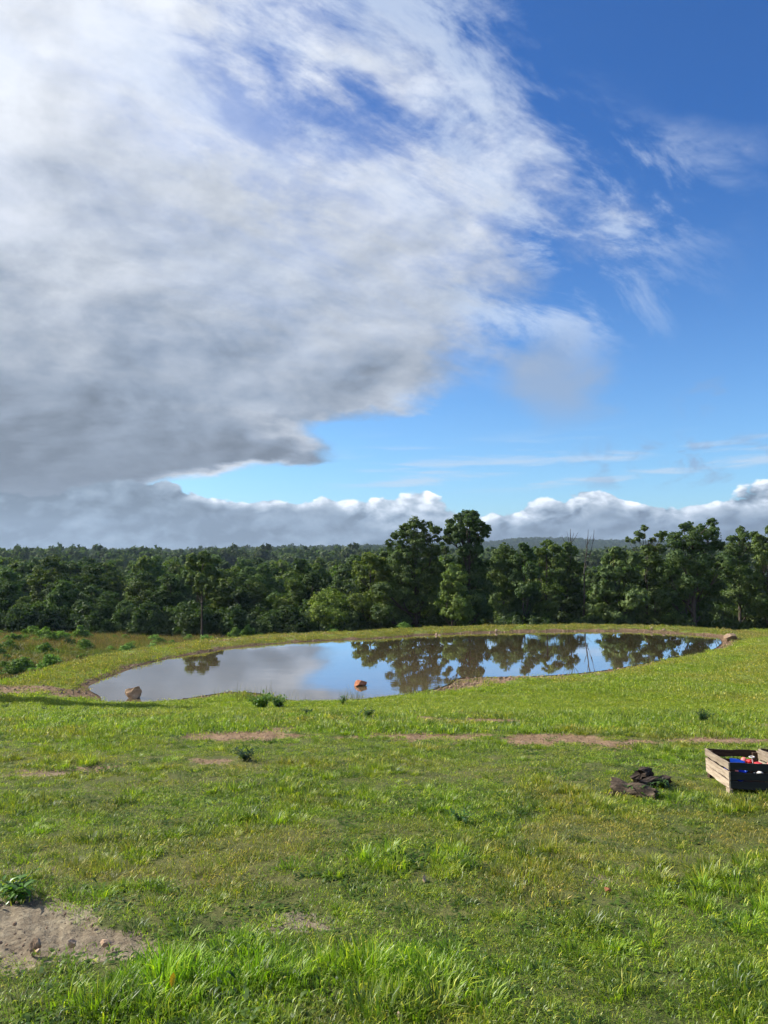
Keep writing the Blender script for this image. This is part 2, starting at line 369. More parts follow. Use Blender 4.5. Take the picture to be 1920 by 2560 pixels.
# ------------------------------------------------------------------ materials
def geo_attr(k, name, typ='GEOMETRY', out='Fac'):
    a = k.new('ShaderNodeAttribute', attribute_name=name, attribute_type=typ); return a.outputs[out]
M = {}
def build_materials():
    # ground
    m_, k, out = material('ground')
    g = k.new('ShaderNodeNewGeometry'); pos = g.outputs['Position']
    soil, shore, lush, dry, zone = [geo_attr(k, a) for a in ('soil', 'shore', 'lush', 'dry', 'zone')]
    f1 = k.noise(pos, 3.0, 8, .62); f2 = k.noise(pos, 22.0, 6, .65); f3 = k.noise(pos, .5, 5, .6)
    turf = k.ramp(k.add(k.mul(f1, .5), k.mul(f2, .5)), [(.3, (.035, .045, .015)), (.5, (.085, .105, .028)), (.7, (.17, .155, .055))])
    lawn = k.ramp(k.add(k.mul(f1, .6), k.mul(f2, .4)), [(.3, (.09, .13, .022)), (.5, (.15, .195, .030)), (.7, (.22, .22, .055))])
    meadow = k.ramp(k.add(k.mul(f3, .6), k.mul(f1, .4)), [(.35, (.07, .09, .022)), (.55, (.13, .11, .045))])
    dark = k.ramp(f1, [(.3, (.012, .016, .007)), (.7, (.035, .040, .015))])
    drt = k.ramp(k.add(k.mul(f1, .45), k.mul(f2, .55)), [(.28, (.085, .060, .042)), (.45, (.18, .146, .103)), (.6, (.28, .240, .172)), (.75, (.37, .33, .248))])
    clay = k.ramp(k.add(k.mul(f1, .45), k.mul(f2, .55)), [(.3, (.08, .045, .026)), (.47, (.21, .137, .080)), (.62, (.31, .220, .140)), (.75, (.38, .30, .20))])
    c = k.mix(k.step(zone, 0, 1), turf, lawn)
    c = k.mix(k.step(zone, 1, 2), c, meadow); c = k.mix(k.step(zone, 2, 3), c, dark)
    c = k.mix(k.mul(dry, .5), c, (.14, .115, .05))
    yz = k.new('ShaderNodeSeparateXYZ'); k.put(yz.inputs[0], pos)
    sc = k.mix(k.step(yz.outputs[1], 6, 11), drt, clay)
    c = k.mix(k.step(k.add(soil, k.mul(k.sub(f2, .5), .5)), .25, .6), c, sc)
    wet = k.step(yz.outputs[2], WZ + .16, WZ + .01)
    clay2 = k.mix(k.mul(wet, .6), clay, (.07, .042, .024))
    c = k.mix(k.step(k.add(shore, k.mul(k.sub(f2, .5), .8)), .25, .6), c, clay2)
    principled(k, out, c, .92, .15, k.add(k.mul(f1, .4), k.mul(f2, .6)), .05, .9)
    M['ground'] = m_
    # water: silty pond
    m_, k, out = material('pond_water')
    g = k.new('ShaderNodeNewGeometry'); pos = g.outputs['Position']
    mp = k.new('ShaderNodeMapping'); k.put(mp.inputs[0], pos); mp.inputs['Scale'].default_value = (.55, 1.5, 1); mp.inputs['Rotation'].default_value = (0, 0, .35)
    w1 = k.noise(mp.outputs[0], 3.2, 3, .5, .2); w2 = k.noise(mp.outputs[0], .8, 2, .5)
    patch = k.step(k.noise(pos, .12, 3, .5), .45, .62, .25, 1)
    b = k.new('ShaderNodeBump'); b.inputs['Distance'].default_value = .012; b.inputs['Strength'].default_value = .15
    k.put(b.inputs['Height'], k.mul(k.add(k.mul(w1, .45), w2), patch))
    df = k.new('ShaderNodeBsdfDiffuse'); k.put(df.inputs[0], k.mix(k.noise(pos, .25, 4, .6), (.12, .090, .045), (.17, .13, .075)))
    gs = k.new('ShaderNodeBsdfGlossy'); gs.inputs[0].default_value = (.97, .98, 1, 1); gs.inputs[1].default_value = .012; k.l.new(b.outputs[0], gs.inputs['Normal'])
    fr = k.new('ShaderNodeFresnel'); fr.inputs[0].default_value = 1.34; k.l.new(b.outputs[0], fr.inputs['Normal'])
    ms = k.new('ShaderNodeMixShader'); k.put(ms.inputs[0], k.m('MINIMUM', k.mul(fr.outputs[0], 1.75), .90)); k.l.new(df.outputs[0], ms.inputs[1]); k.l.new(gs.outputs[0], ms.inputs[2]); k.l.new(ms.outputs[0], out.inputs[0])
    M['water'] = m_
    # foliage (tree): per-leaf value lv, per-tree tint from object colour
    def leafmat(name, far=False):
        m_, k, out = material(name)
        lv = geo_attr(k, 'lv')
        oi = k.new('ShaderNodeObjectInfo')
        c = k.ramp(lv, [(0, (.020, .036, .014)), (.45, (.040, .070, .024)), (.8, (.064, .098, .032)), (1, (.100, .130, .048))])
        if far: c = k.mix(1.0, c, geo_attr(k, 'gcol', 'INSTANCER', 'Color'), 'MULTIPLY')
        else: c = k.mix(1.0, c, oi.outputs['Color'], 'MULTIPLY')
        d = k.new('ShaderNodeBsdfDiffuse'); k.put(d.inputs[0], c)
        t = k.new('ShaderNodeBsdfTranslucent'); k.put(t.inputs[0], k.mix(1.0, c, (1.25, 1.5, .55), 'MULTIPLY'))
        gl = k.new('ShaderNodeBsdfGlossy'); k.put(gl.inputs[0], (.9, .95, 1)); gl.inputs[1].default_value = .6
        s1 = k.new('ShaderNodeMixShader'); s1.inputs[0].default_value = .30; k.l.new(d.outputs[0], s1.inputs[1]); k.l.new(t.outputs[0], s1.inputs[2])
        s2 = k.new('ShaderNodeMixShader'); s2.inputs[0].default_value = .014; k.l.new(s1.outputs[0], s2.inputs[1]); k.l.new(gl.outputs[0], s2.inputs[2])
        k.l.new(s2.outputs[0], out.inputs[0]); return m_
    M['leaf'] = leafmat('leaf'); M['farleaf'] = leafmat('far_leaf', True)
    # grass: instance colour x blade variation
    m_, k, out = material('grass_blade')
    gc = geo_attr(k, 'gcol', 'INSTANCER', 'Color'); bv = geo_attr(k, 'bv'); tip = geo_attr(k, 'tip')
    c = k.mix(1.0, gc, k.ramp(bv, [(0, (.55, .6, .55)), (.5, (1, 1, 1)), (.86, (1.35, 1.25, .9)), (.93, (2.3, 1.6, 1.6)), (1, (2.8, 2.0, 2.2))]), 'MULTIPLY')
    c = k.mix(k.mul(tip, .5), c, k.mix(1.0, c, (1.5, 1.35, .9), 'MULTIPLY'))
    d = k.new('ShaderNodeBsdfDiffuse'); k.put(d.inputs[0], c)
    t = k.new('ShaderNodeBsdfTranslucent'); k.put(t.inputs[0], k.mix(1.0, c, (1.25, 1.5, .5), 'MULTIPLY'))
    gl = k.new('ShaderNodeBsdfGlossy'); k.put(gl.inputs[0], (.85, .9, .95)); gl.inputs[1].default_value = .45
    s1 = k.new('ShaderNodeMixShader'); s1.inputs[0].default_value = .42; k.l.new(d.outputs[0], s1.inputs[1]); k.l.new(t.outputs[0], s1.inputs[2])
    s2 = k.new('ShaderNodeMixShader'); s2.inputs[0].default_value = .028; k.l.new(s1.outputs[0], s2.inputs[1]); k.l.new(gl.outputs[0], s2.inputs[2])
    k.l.new(s2.outputs[0], out.inputs[0]); M['grass'] = m_
    # weed leaves (own objects)
    m_, k, out = material('weed_leaf')
    oi = k.new('ShaderNodeObjectInfo'); lv = geo_attr(k, 'lv')
    c = k.mix(1.0, k.ramp(lv, [(0, (.02, .045, .010)), (.6, (.05, .10, .02)), (1, (.10, .16, .035))]), oi.outputs['Color'], 'MULTIPLY')
    d = k.new('ShaderNodeBsdfDiffuse'); k.put(d.inputs[0], c)
    t = k.new('ShaderNodeBsdfTranslucent'); k.put(t.inputs[0], k.mix(1.0, c, (1.3, 1.6, .5), 'MULTIPLY'))
    gl = k.new('ShaderNodeBsdfGlossy'); k.put(gl.inputs[0], (.9, .95, 1)); gl.inputs[1].default_value = .35
    s1 = k.new('ShaderNodeMixShader'); s1.inputs[0].default_value = .35; k.l.new(d.outputs[0], s1.inputs[1]); k.l.new(t.outputs[0], s1.inputs[2])
    s2 = k.new('ShaderNodeMixShader'); s2.inputs[0].default_value = .06; k.l.new(s1.outputs[0], s2.inputs[1]); k.l.new(gl.outputs[0], s2.inputs[2])
    k.l.new(s2.outputs[0], out.inputs[0]); M['weed'] = m_
    def simple(name, stops, scale=6, rough=.85, spec=.2, stretch=(1, 1, 1), bump=.01, detail=7, strength=.7):
        m_, k, out = material(name); tcn = k.new('ShaderNodeTexCoord'); mp = k.new('ShaderNodeMapping')
        k.put(mp.inputs[0], tcn.outputs['Object']); mp.inputs['Scale'].default_value = stretch
        oi = k.new('ShaderNodeObjectInfo'); va = k.new('ShaderNodeVectorMath', operation='ADD'); k.put(va.inputs[0], mp.outputs[0])
        k.put(va.inputs[1], k.comb(k.mul(oi.outputs['Random'], 37), 0.0, k.mul(oi.outputs['Random'], 11)))
        f = k.noise(va.outputs[0], scale, detail, .6, .3); f_ = k.noise(va.outputs[0], scale * 6, 5, .6)
        ff = k.add(k.mul(f, .65), k.mul(f_, .35))
        c = k.mix(1.0, k.ramp(ff, stops), oi.outputs['Color'], 'MULTIPLY')
        principled(k, out, c, rough, spec, ff, bump, strength); M[name] = m_
    simple('bark', [(.3, (.030, .024, .018)), (.6, (.085, .070, .055)), (.8, (.14, .12, .10))], 3, stretch=(3, 3, .5), bump=.03)
    simple('dead_wood', [(.3, (.035, .03, .027)), (.7, (.11, .10, .09))], 3, stretch=(3, 3, .5))
    simple('sandstone', [(.3, (.16, .10, .065)), (.5, (.42, .30, .21)), (.7, (.60, .50, .38))], 5, bump=.02)
    simple('red_stone', [(.3, (.12, .045, .025)), (.5, (.32, .13, .070)), (.7, (.48, .25, .15))], 5, bump=.02)
    simple('clod', [(.3, (.10, .065, .04)), (.5, (.26, .18, .12)), (.75, (.48, .38, .28))], 18, bump=.005)
    simple('grey_board', [(.25, (.10, .075, .052)), (.45, (.27, .21, .155)), (.6, (.40, .33, .25)), (.8, (.52, .45, .36))], 5, stretch=(7, .8, 12), bump=.004)
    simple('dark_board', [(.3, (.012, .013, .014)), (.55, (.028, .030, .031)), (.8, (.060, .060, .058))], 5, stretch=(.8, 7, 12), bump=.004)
    simple('brown_board', [(.3, (.022, .013, .009)), (.55, (.060, .036, .024)), (.8, (.12, .08, .055))], 5, stretch=(.8, 7, 12), bump=.004)
    simple('charred_log', [(.3, (.012, .010, .009)), (.5, (.065, .047, .034)), (.68, (.24, .18, .13))], 9, stretch=(.5, 3, 3), bump=.02)
    simple('fence_wood', [(.3, (.04, .05, .035)), (.7, (.13, .14, .10))], 4, stretch=(1, 3, 3))
    def plastic(name, col, rough=.4):
        m_, k, out = material(name); f = k.noise(None, 30, 5, .6)
        principled(k, out, k.mix(k.mul(f, .25), col, tuple(x * .6 for x in col)), k.step(f, .3, .7, rough - .1, rough + .2), .4); M[name] = m_
    plastic('blue_plastic', (.012, .09, .62)); plastic('red_plastic', (.50, .015, .020)); plastic('pink_plastic', (.78, .20, .18)); plastic('white_plastic', (.75, .75, .73)); plastic('black_rubber', (.02, .02, .02), .6)
    plastic('yellow_leaf', (.70, .52, .03), .6)
build_materials()

# ------------------------------------------------------------------ ground sheet (polar grid round the viewpoint)
def build_ground():
    f = np.arange(-40, 40.001, .16); ang = np.concatenate((f, np.linspace(40, 320, 101)[1:-1]))
    rad = np.concatenate((np.geomspace(.5, 2.2, 8)[:-1], np.geomspace(2.2, 24, 150)[:-1], np.linspace(24, 58, 130)[:-1], np.geomspace(58, 150, 50)[:-1], np.geomspace(150, 3100, 60)))
    A, Rr = np.meshgrid(np.radians(ang), rad)
    X, Y = Rr * np.sin(A), Rr * np.cos(A)
    x = np.concatenate(([0.0], X.ravel())); y = np.concatenate(([0.0], Y.ravel()))
    z = height(x, y)
    sd = pond_sd(x, y); soil, shore, lush, dry = masks(x, y, sd)
    r = np.hypot(x, y)
    z = z - .03 * soil * sstep(r, 0, 3) + soil * .07 * (fbm(x, y, 7, 5, .65) - .5) * (r < 14) + .012 * (fbm(x, y, 9, 3) - .5) * (r < 14)
    z = z + shore * (sd > .05) * .06 * (fbm(x, y, 4, 4, .6) - .5)
    zone = np.clip(sstep(y, 20, 25), 0, 1)
    Yb = np.interp(x, [-16, -11, 19, 23, 30], [30, 28.5, 43.5, 49, 50]); dp = np.minimum(sd - 2.4, y - Yb)
    zone = zone + sstep(dp, 0, 1.2) + sstep(y, 72, 80) * (dp > 0)
    na, nr = len(ang), len(rad)
    i = np.arange(nr - 1)[:, None] * na; j = np.arange(na)[None, :]; j2 = (j + 1) % na
    q = np.stack((i + j, i + j2, i + na + j2, i + na + j), -1).reshape(-1, 4) + 1
    q = q[:, ::-1]
    tri = np.stack((np.zeros(na, int), (np.arange(na) + 1) % na + 1, np.arange(na) + 1), 1)
    ff = np.concatenate((tri.ravel(), q.ravel())); lt = np.concatenate((np.full(len(tri), 3), np.full(len(q), 4)))
    me = mesh_np('ground', np.stack((x, y, z), 1), ff, lt, [M['ground']], dict(soil=soil, shore=shore, lush=lush, dry=dry, zone=zone), smooth=True)
    o = link('ground', me); tag(o, 'grassy hillside with bare soil patches, clay pond bank and meadow beyond', kind='structure')
build_ground()
def build_water():
    # water surface runs a little under the banks
    c = POND; d = np.roll(c, -1, 0) - np.roll(c, 1, 0); nrm = np.stack((d[:, 1], -d[:, 0]), 1); nrm /= np.linalg.norm(nrm, axis=1)[:, None]
    bm = bmesh.new(); vs = [bm.verts.new((p[0] + q[0] * .12, p[1] + q[1] * .12, WZ)) for p, q in zip(c, nrm)]
    ed = [bm.edges.new((vs[i_], vs[(i_ + 1) % len(vs)])) for i_ in range(len(vs))]
    bmesh.ops.triangle_fill(bm, edges=ed, use_beauty=True)
    for f in bm.faces:
        if f.normal.z < 0: f.normal_flip()
    o = bm_obj('pond_water', bm, M['water']); tag(o, 'silty brown pond surface reflecting clouds and trees', kind='structure')
build_water()

# ------------------------------------------------------------------ instancing for stuff
SRC = {}
def hidden_coll(name, meshes):
    c = bpy.data.collections.new(name)
    for i_, me in enumerate(meshes):
        o = bpy.data.objects.new('%s_%02d' % (name, i_), me); c.objects.link(o)
    return c
def scatter(name, pts, rot, scl, idx, colr, coll, label, cat=None):
    me = bpy.data.meshes.new(name); N = len(pts)
    me.vertices.add(N); me.vertices.foreach_set('co', pts.astype(np.float32).ravel())
    a = me.attributes.new('rot', 'FLOAT_VECTOR', 'POINT'); a.data.foreach_set('vector', rot.astype(np.float32).ravel())
    a = me.attributes.new('scl', 'FLOAT_VECTOR', 'POINT'); a.data.foreach_set('vector', scl.astype(np.float32).ravel())
    a = me.attributes.new('vidx', 'INT', 'POINT'); a.data.foreach_set('value', idx.astype(np.int32))
    cc = np.concatenate((colr, np.ones((N, 1))), 1)
    a = me.attributes.new('gcol', 'FLOAT_COLOR', 'POINT'); a.data.foreach_set('color', cc.astype(np.float32).ravel())
    o = link(name, me)
    ng = bpy.data.node_groups.new(name, 'GeometryNodeTree')
    ng.interface.new_socket('Geometry', in_out='INPUT', socket_type='NodeSocketGeometry'); ng.interface.new_socket('Geometry', in_out='OUTPUT', socket_type='NodeSocketGeometry')
    N_, L = ng.nodes, ng.links
    gi, go = N_.new('NodeGroupInput'), N_.new('NodeGroupOutput')
    ci = N_.new('GeometryNodeCollectionInfo'); ci.inputs['Collection'].default_value = coll; ci.inputs['Separate Children'].default_value = True; ci.inputs['Reset Children'].default_value = True
    ip = N_.new('GeometryNodeInstanceOnPoints'); ip.inputs['Pick Instance'].default_value = True
    def na(nm, t):
        q = N_.new('GeometryNodeInputNamedAttribute'); q.data_type = t; q.inputs['Name'].default_value = nm; return q.outputs[0]
    er = N_.new('FunctionNodeEulerToRotation')
    L.new(na('rot', 'FLOAT_VECTOR'), er.inputs[0]); L.new(er.outputs[0], ip.inputs['Rotation'])
    L.new(na('scl', 'FLOAT_VECTOR'), ip.inputs['Scale']); L.new(na('vidx', 'INT'), ip.inputs['Instance Index'])
    L.new(gi.outputs[0], ip.inputs['Points']); L.new(ci.outputs[0], ip.inputs['Instance']); L.new(ip.outputs[0], go.inputs[0])
    md = o.modifiers.new('scatter', 'NODES'); md.node_group = ng
    tag(o, label, cat, kind='stuff'); return o

def blades(n_, radius, h, w, lean=.5, curl=.5, seed=0, up=0.0, hv=.45):
    r = np.random.default_rng(seed)
    a = r.random(n_) * 6.283; rr = np.sqrt(r.random(n_)) * radius
    b = np.stack((rr * np.cos(a), rr * np.sin(a), np.full(n_, -.006)), 1)
    H = h * (1 - hv + 2 * hv * r.random(n_)); ww = w * (.6 + .8 * r.random(n_))
    da = a * up + r.random(n_) * 6.283 * (1 - up)
    dirv = np.stack((np.cos(da), np.sin(da), np.zeros(n_)), 1); ln = lean * (.3 + r.random(n_))
    side = np.stack((-np.sin(da + r.normal(0, .6, n_)), np.cos(da), np.zeros(n_)), 1)
    Z = np.array([0, 0, 1.0])
    p1 = b + Z * (H * .55)[:, None] + dirv * (H * ln * .3)[:, None]
    p2 = b + Z * (H * (1 - curl * ln * .6))[:, None] + dirv * (H * ln)[:, None]
    V = np.stack((b - side * ww[:, None] * .5, b + side * ww[:, None] * .5, p1 + side * ww[:, None] * .42, p1 - side * ww[:, None] * .42, p2), 1).reshape(-1, 3)
    i = np.arange(n_)[:, None] * 5
    f = np.concatenate((i + np.array([[0, 1, 2, 3]]), i + np.array([[3, 2, 4]])), 1).ravel()
    lt = np.tile([4, 3], n_)
    bv = np.repeat(r.random(n_), 5); tip = np.tile([0, 0, .5, .5, 1], n_)
    return mesh_np('grass_clump', V, f, lt, [M['grass']], dict(bv=bv, tip=tip))
def rosette(seed, n_=34, L=.042, w=.009):
    """low broad-leaved clover / dandelion like ground cover"""
    r = np.random.default_rng(seed); V = []; F = []; LT = []; bv = []; tip = []
    for i_ in range(n_):
        a = r.random() * 6.28; off = r.normal(0, .065, 2); l = L * (.5 + r.random() * .8); ww = w * (.7 + .6 * r.random()); up = .2 + r.random() * .9
        d = np.array([math.cos(a), math.sin(a), 0]); s = np.array([-d[1], d[0], 0]); b = np.array([off[0], off[1], 0])
        k = len(V)
        V += [b, b + d * l * .45 + s * ww + np.array([0, 0, l * up * .5]), b + d * l * .8 + s * ww * .8 + np.array([0, 0, l * up * .55]), b + d * l + np.array([0, 0, l * up * .4]),
              b + d * l * .8 - s * ww * .8 + np.array([0, 0, l * up * .55]), b + d * l * .45 - s * ww + np.array([0, 0, l * up * .5])]
        F += [k, k + 1, k + 5, k + 1, k + 2, k + 4, k + 5, k + 2, k + 3, k + 4]; LT += [3, 4, 3]; bv += [r.random() * .8] * 6; tip += [0, .3, .6, 1, .6, .3]
    return mesh_np('grass_clump', np.array(V), F, LT, [M['grass']], dict(bv=bv, tip=tip))

GR = np.array
GREEN, BRIGHT, OLIVE, STRAW, DARK = GR([.172, .250, .026]), GR([.195, .330, .022]), GR([.225, .230, .050]), GR([.32, .26, .13]), GR([.055, .105, .024])
def grass_color(x, y, lush, dry, r):
    n_ = len(x); t = r.random(n_)[:, None]
    big = fbm(x, y, .55, 4)[:, None]; fine = fbm(x + 9, y, 3.1, 3)[:, None]
    c = GREEN + (OLIVE - GREEN) * sstep(big + (fine - .5) * .7, .48, .74)
    c = c + (BRIGHT - c) * np.clip(lush[:, None] * .95, 0, 1)
    c = c + (OLIVE * 1.05 - c) * np.clip(dry[:, None] * .9, 0, 1) * (t < .75)
    c = c + (STRAW * .62 - c) * np.clip(dry[:, None] - .25, 0, 1) * (r.random((n_, 1)) < .32)
    c = c + (DARK - c) * (r.random((n_, 1)) < .18) * .8
    return c * (.8 + .4 * r.random((n_, 1)))
def sector(n_, r0, r1, a0, a1, r):
    rr = np.sqrt(r0 ** 2 + (r1 ** 2 - r0 ** 2) * r.random(n_)); a = np.radians(a0 + (a1 - a0) * r.random(n_))
    return rr * np.sin(a), rr * np.cos(a)
def finish(x, y, r, sx=(.8, 1.25), sz=(.7, 1.3), tilt=.1):
    n_ = len(x); z = height(x, y)
    rot = np.stack((r.normal(0, tilt, n_), r.normal(0, tilt, n_), r.random(n_) * 6.283), 1)
    s = sx[0] + (sx[1] - sx[0]) * r.random(n_); t = sz[0] + (sz[1] - sz[0]) * r.random(n_)
    return np.stack((x, y, z - .005), 1), rot, np.stack((s, s, s * t), 1)

def build_grass():
    r = np.random.default_rng(11)
    short = [blades(140, .15, .040, .0040, .8, .6, s) for s in range(5)]
    tuft = [blades(100, .08, .074, .0056, .75, .5, 20 + s, up=.8) for s in range(4)]
    dryt = [blades(90, .12, .065, .0026, .45, .3, 40 + s, hv=.6) for s in range(3)]
    ros = [rosette(60 + s) for s in range(3)]
    cn = hidden_coll('near_grass_source', short + tuft + dryt + ros)
    # near turf, 2 to 13 m
    X, Y, I, SC, C, Hs = [], [], [], [], [], []
    for (r0, r1, dens) in ((2.0, 4.5, 190), (4.5, 8, 115), (8, 13, 70)):
        area = .5 * R(84) * (r1 ** 2 - r0 ** 2); N = int(area * dens)
        x, y = sector(N, r0, r1, -42, 42, r); soil, shore, lush, dry = masks(x, y)
        keep = r.random(N) > np.clip(soil * 1.04, 0, .975) ** .6; x, y, lush, dry, soil = [q[keep] for q in (x, y, lush, dry, soil)]
        N = len(x); t = r.random(N)
        tall = fbm(x - 30, y + 12, 1.1, 4)
        idx = r.integers(0, 5, N)
        ptuft = np.clip((lush - .25) * .75, .06, .55) + .14 * (tall > .54)
        pdry = np.clip(dry - .12, 0, .7) * .75
        idx = np.where(t < ptuft, 5 + r.integers(0, 4, N), np.where(t < ptuft + pdry, 9 + r.integers(0, 3, N), idx))
        idx = np.where((r.random(N) < .13 + .12 * (fbm(x, y - 50, 1.0, 3) > .56)) & (dry < .5), 12 + r.integers(0, 3, N), idx)
        hs = (.46 + .38 * sstep(lush, .3, 1.2) + .42 * sstep(tall, .5, .68)) * (.75 + .5 * r.random(N)) * (1 - .45 * np.clip(soil, 0, 1))
        c = grass_color(x, y, lush, dry, r); c = np.where((idx >= 12)[:, None], c * .25 + GR([.035, .080, .014]) * .85, c)
        X.append(x); Y.append(y); I.append(idx); C.append(c); Hs.append(hs)
    x, y, idx, c, hs = map(np.concatenate, (X, Y, I, C, Hs))
    p, rot, s = finish(x, y, r); s[:, 2] *= hs; s[:, :2] *= (.75 + .25 * np.minimum(hs, 1.4))[:, None]
    scatter('grass', p, rot, s, idx, c, cn, 'uneven green and olive turf on the slope in the foreground')
    # middle slope, 13 to 27 m
    mid = [blades(110, .26, .065, .009, .7, .5, 80 + s) for s in range(4)] + [blades(60, .16, .11, .010, .7, .5, 90 + s, up=.7) for s in range(3)] + [blades(90, .24, .085, .006, .4, .3, 100 + s, hv=.6) for s in range(2)]
    cm = hidden_coll('slope_grass_source', mid)
    area = .5 * R(82) * (28 ** 2 - 13 ** 2); N = int(area * 38)
    x, y = sector(N, 13, 28, -41, 41, r); sd = pond_sd(x, y); soil, shore, lush, dry = masks(x, y, sd)
    keep = (r.random(N) > np.clip(soil * 1.04, 0, .97) ** .6) & (sd > .12) & (r.random(N) > shore * .97)
    x, y, lush, dry, soil, sd = [q[keep] for q in (x, y, lush, dry, soil, sd)]; N = len(x)
    idx = np.where(r.random(N) < .08 + .45 * (lush > .55) + .3 * (fbm(x, y * 1.6, 1.6, 3) > .6), 4 + r.integers(0, 3, N), r.integers(0, 4, N)); idx = np.where(r.random(N) < np.clip(dry, 0, .5), 7 + r.integers(0, 2, N), idx)
    c = grass_color(x, y, lush * .9, dry, r)
    lawn = sstep(y + 2.2 * (fbm(x, y * 2, .3, 3) - .5), 16.5, 21)[:, None]; c = c + (GR([.205, .275, .028]) - c) * lawn * .8
    p, rot, s = finish(x, y, r); s[:, 2] *= (1 - .35 * lawn[:, 0]) * (.75 + .7 * sstep(lush, .4, 1.1)) * (1 - .4 * np.clip(soil, 0, 1))
    scatter('grass', p, rot, s, idx, c, cm, 'patchy green turf on the lower slope before the pond')
    # lawn and dam crest, 27 to 58 m
    far = [blades(110, .42, .055, .017, .7, .5, 120 + s) for s in range(4)] + [blades(90, .36, .11, .014, .6, .4, 130 + s) for s in range(2)]
    cf = hidden_coll('lawn_grass_source', far)
    area = .5 * R(80) * (62 ** 2 - 27 ** 2); N = int(area * 13)
    x, y = sector(N, 27, 62, -40, 40, r); sd = pond_sd(x, y); soil, shore, lush, dry = masks(x, y, sd)
    Yb = np.interp(x, [-16, -11, 19, 23, 30], [30, 28.5, 43.5, 49, 50]); dp = np.minimum(sd - 2.6, y - Yb)
    keep = (sd > .15) & (r.random(N) > shore * .93) & (dp < 1.5)
    x, y, dp, sd, shore = [q[keep] for q in (x, y, dp, sd, shore)]; N = len(x)
    idx = np.where(r.random(N) < .12, 4 + r.integers(0, 2, N), r.integers(0, 4, N))
    big = fbm(x, y, .4, 4)[:, None]; c = GR([.190, .262, .027]) + (GR([.235, .255, .046]) - GR([.190, .262, .027])) * sstep(big, .42, .62)
    yl = np.interp(x, [-14, -11, 19, 24], [27, 28, 42.5, 44]); fd = (sstep(y - yl, -1, 1) * sstep(-sd, -3.4, -2.6))[:, None]
    c = c + (GR([.205, .185, .062]) - c) * fd * np.where(r.random((N, 1)) < .7, .85, .3)
    c = c * (.82 + .36 * r.random((N, 1)))
    p, rot, s = finish(x, y, r); s[:, 2] *= .8 + .5 * fd[:, 0] * r.random(N)
    scatter('grass', p, rot, s, idx, c, cf, 'mown yellow green lawn and grassy dam crest round the pond')
    # meadow beyond the dam, left
    md = [blades(110, .5, .26, .022, .45, .4, 140 + s, hv=.5) for s in range(4)] + [blades(80, .45, .46, .016, .3, .3, 150 + s, hv=.5) for s in range(3)]
    cmd = hidden_coll('meadow_grass_source', md)
    N = 17000; x = -52 + 62 * r.random(N); y = 30 + 52 * r.random(N); sd = pond_sd(x, y)
    Yb = np.interp(x, [-16, -11, 19, 23, 30], [30, 28.5, 43.5, 49, 50]); dp = np.minimum(sd - 2.6, y - Yb)
    keep = (dp > .6) & (np.abs(x) < y * .78); x, y, dp = [q[keep] for q in (x, y, dp)]; N = len(x)
    red = .75 * sstep(fbm(x * .4, y, .16, 3) + .22 * sstep(y, 44, 60) + .25 * np.exp(-((x + 17) / 6) ** 2) * sstep(y, 55, 66), .50, .70)[:, None]
    gr = GR([.080, .105, .028]); c = gr + (GR([.125, .108, .055]) - gr) * sstep(fbm(x, y, .12, 3), .35, .6)[:, None]
    c = c + (GR([.155, .105, .065]) - c) * red * (r.random((N, 1)) < .65)
    c = c * (.8 + .4 * r.random((N, 1)))
    idx = np.where(r.random(N) < red[:, 0] * .8 + .1, 4 + r.integers(0, 3, N), r.integers(0, 4, N))
    p, rot, s = finish(x, y, r, (.8, 1.2), (.6, 1.1)); s[:, 2] *= (.45 + .55 * sstep(dp, 1, 9))
    scatter('tall_grass', p, rot, s, idx, c, cmd, 'rough meadow of green and russet tall grass before the woods')
    # stalks at the near shore
    st = [blades(9, .22, .50, .008, .30, .3, 160 + s, hv=.5) for s in range(4)]
    cs = hidden_coll('stalk_source', st)
    N = 110; px = 600 + 640 * r.random(N) ** 1.5; pts = []
    px = px[px < 1260]
    for q in px:
        a = hit(q, 1752 if q < 1000 else 1752 - (q - 1000) * .24); pts.append(a[:2] + r.normal(0, .35, 2) * (1, .8))
    pts = np.array(pts); sdq = pond_sd(pts[:, 0], pts[:, 1]); pts = pts[sdq > -.5]
    dens = fbm(pts[:, 0], pts[:, 1] * 0, .9, 2) + .35 * np.exp(-((pts[:, 0] + 4) / 2.2) ** 2); pts = pts[dens > .45]; x, y = pts.T
    p, rot, s = finish(x, y, r, (.7, 1.1), (.5, 1.2), .12); p[:, 2] = np.maximum(p[:, 2], WZ - .1)
    scatter('tall_grass', p, rot, s, r.integers(0, 4, len(x)), np.tile(GR([.085, .095, .035]), (len(x), 1)), cs, 'thin seed stalks standing along the near pond edge')
build_grass()

# ------------------------------------------------------------------ trees
def tube(pts, rad, sides=7):
    pts = [np.array(p, float) for p in pts]; V = []; F = []
    for i_, p in enumerate(pts):
        d = pts[min(i_ + 1, len(pts) - 1)] - pts[max(i_ - 1, 0)]; d /= np.linalg.norm(d) + 1e-9
        a = np.cross(d, [0, 0, 1.0]) if abs(d[2]) < .95 else np.cross(d, [1.0, 0, 0]); a /= np.linalg.norm(a); b = np.cross(d, a)
        for j_ in range(sides):
            t = 6.28318 * j_ / sides; V.append(p + (a * math.cos(t) + b * math.sin(t)) * rad[i_])
    for i_ in range(len(pts) - 1):
        for j_ in range(sides):
            k = (j_ + 1) % sides; F.append((i_ * sides + j_, i_ * sides + k, (i_ + 1) * sides + k, (i_ + 1) * sides + j_))
    return V, F
def join_tubes(tubes):
    V, F = [], []
    for v_, f_ in tubes:
        k = len(V); V += v_; F += [tuple(q + k for q in f) for f in f_]
    return np.array(V), F
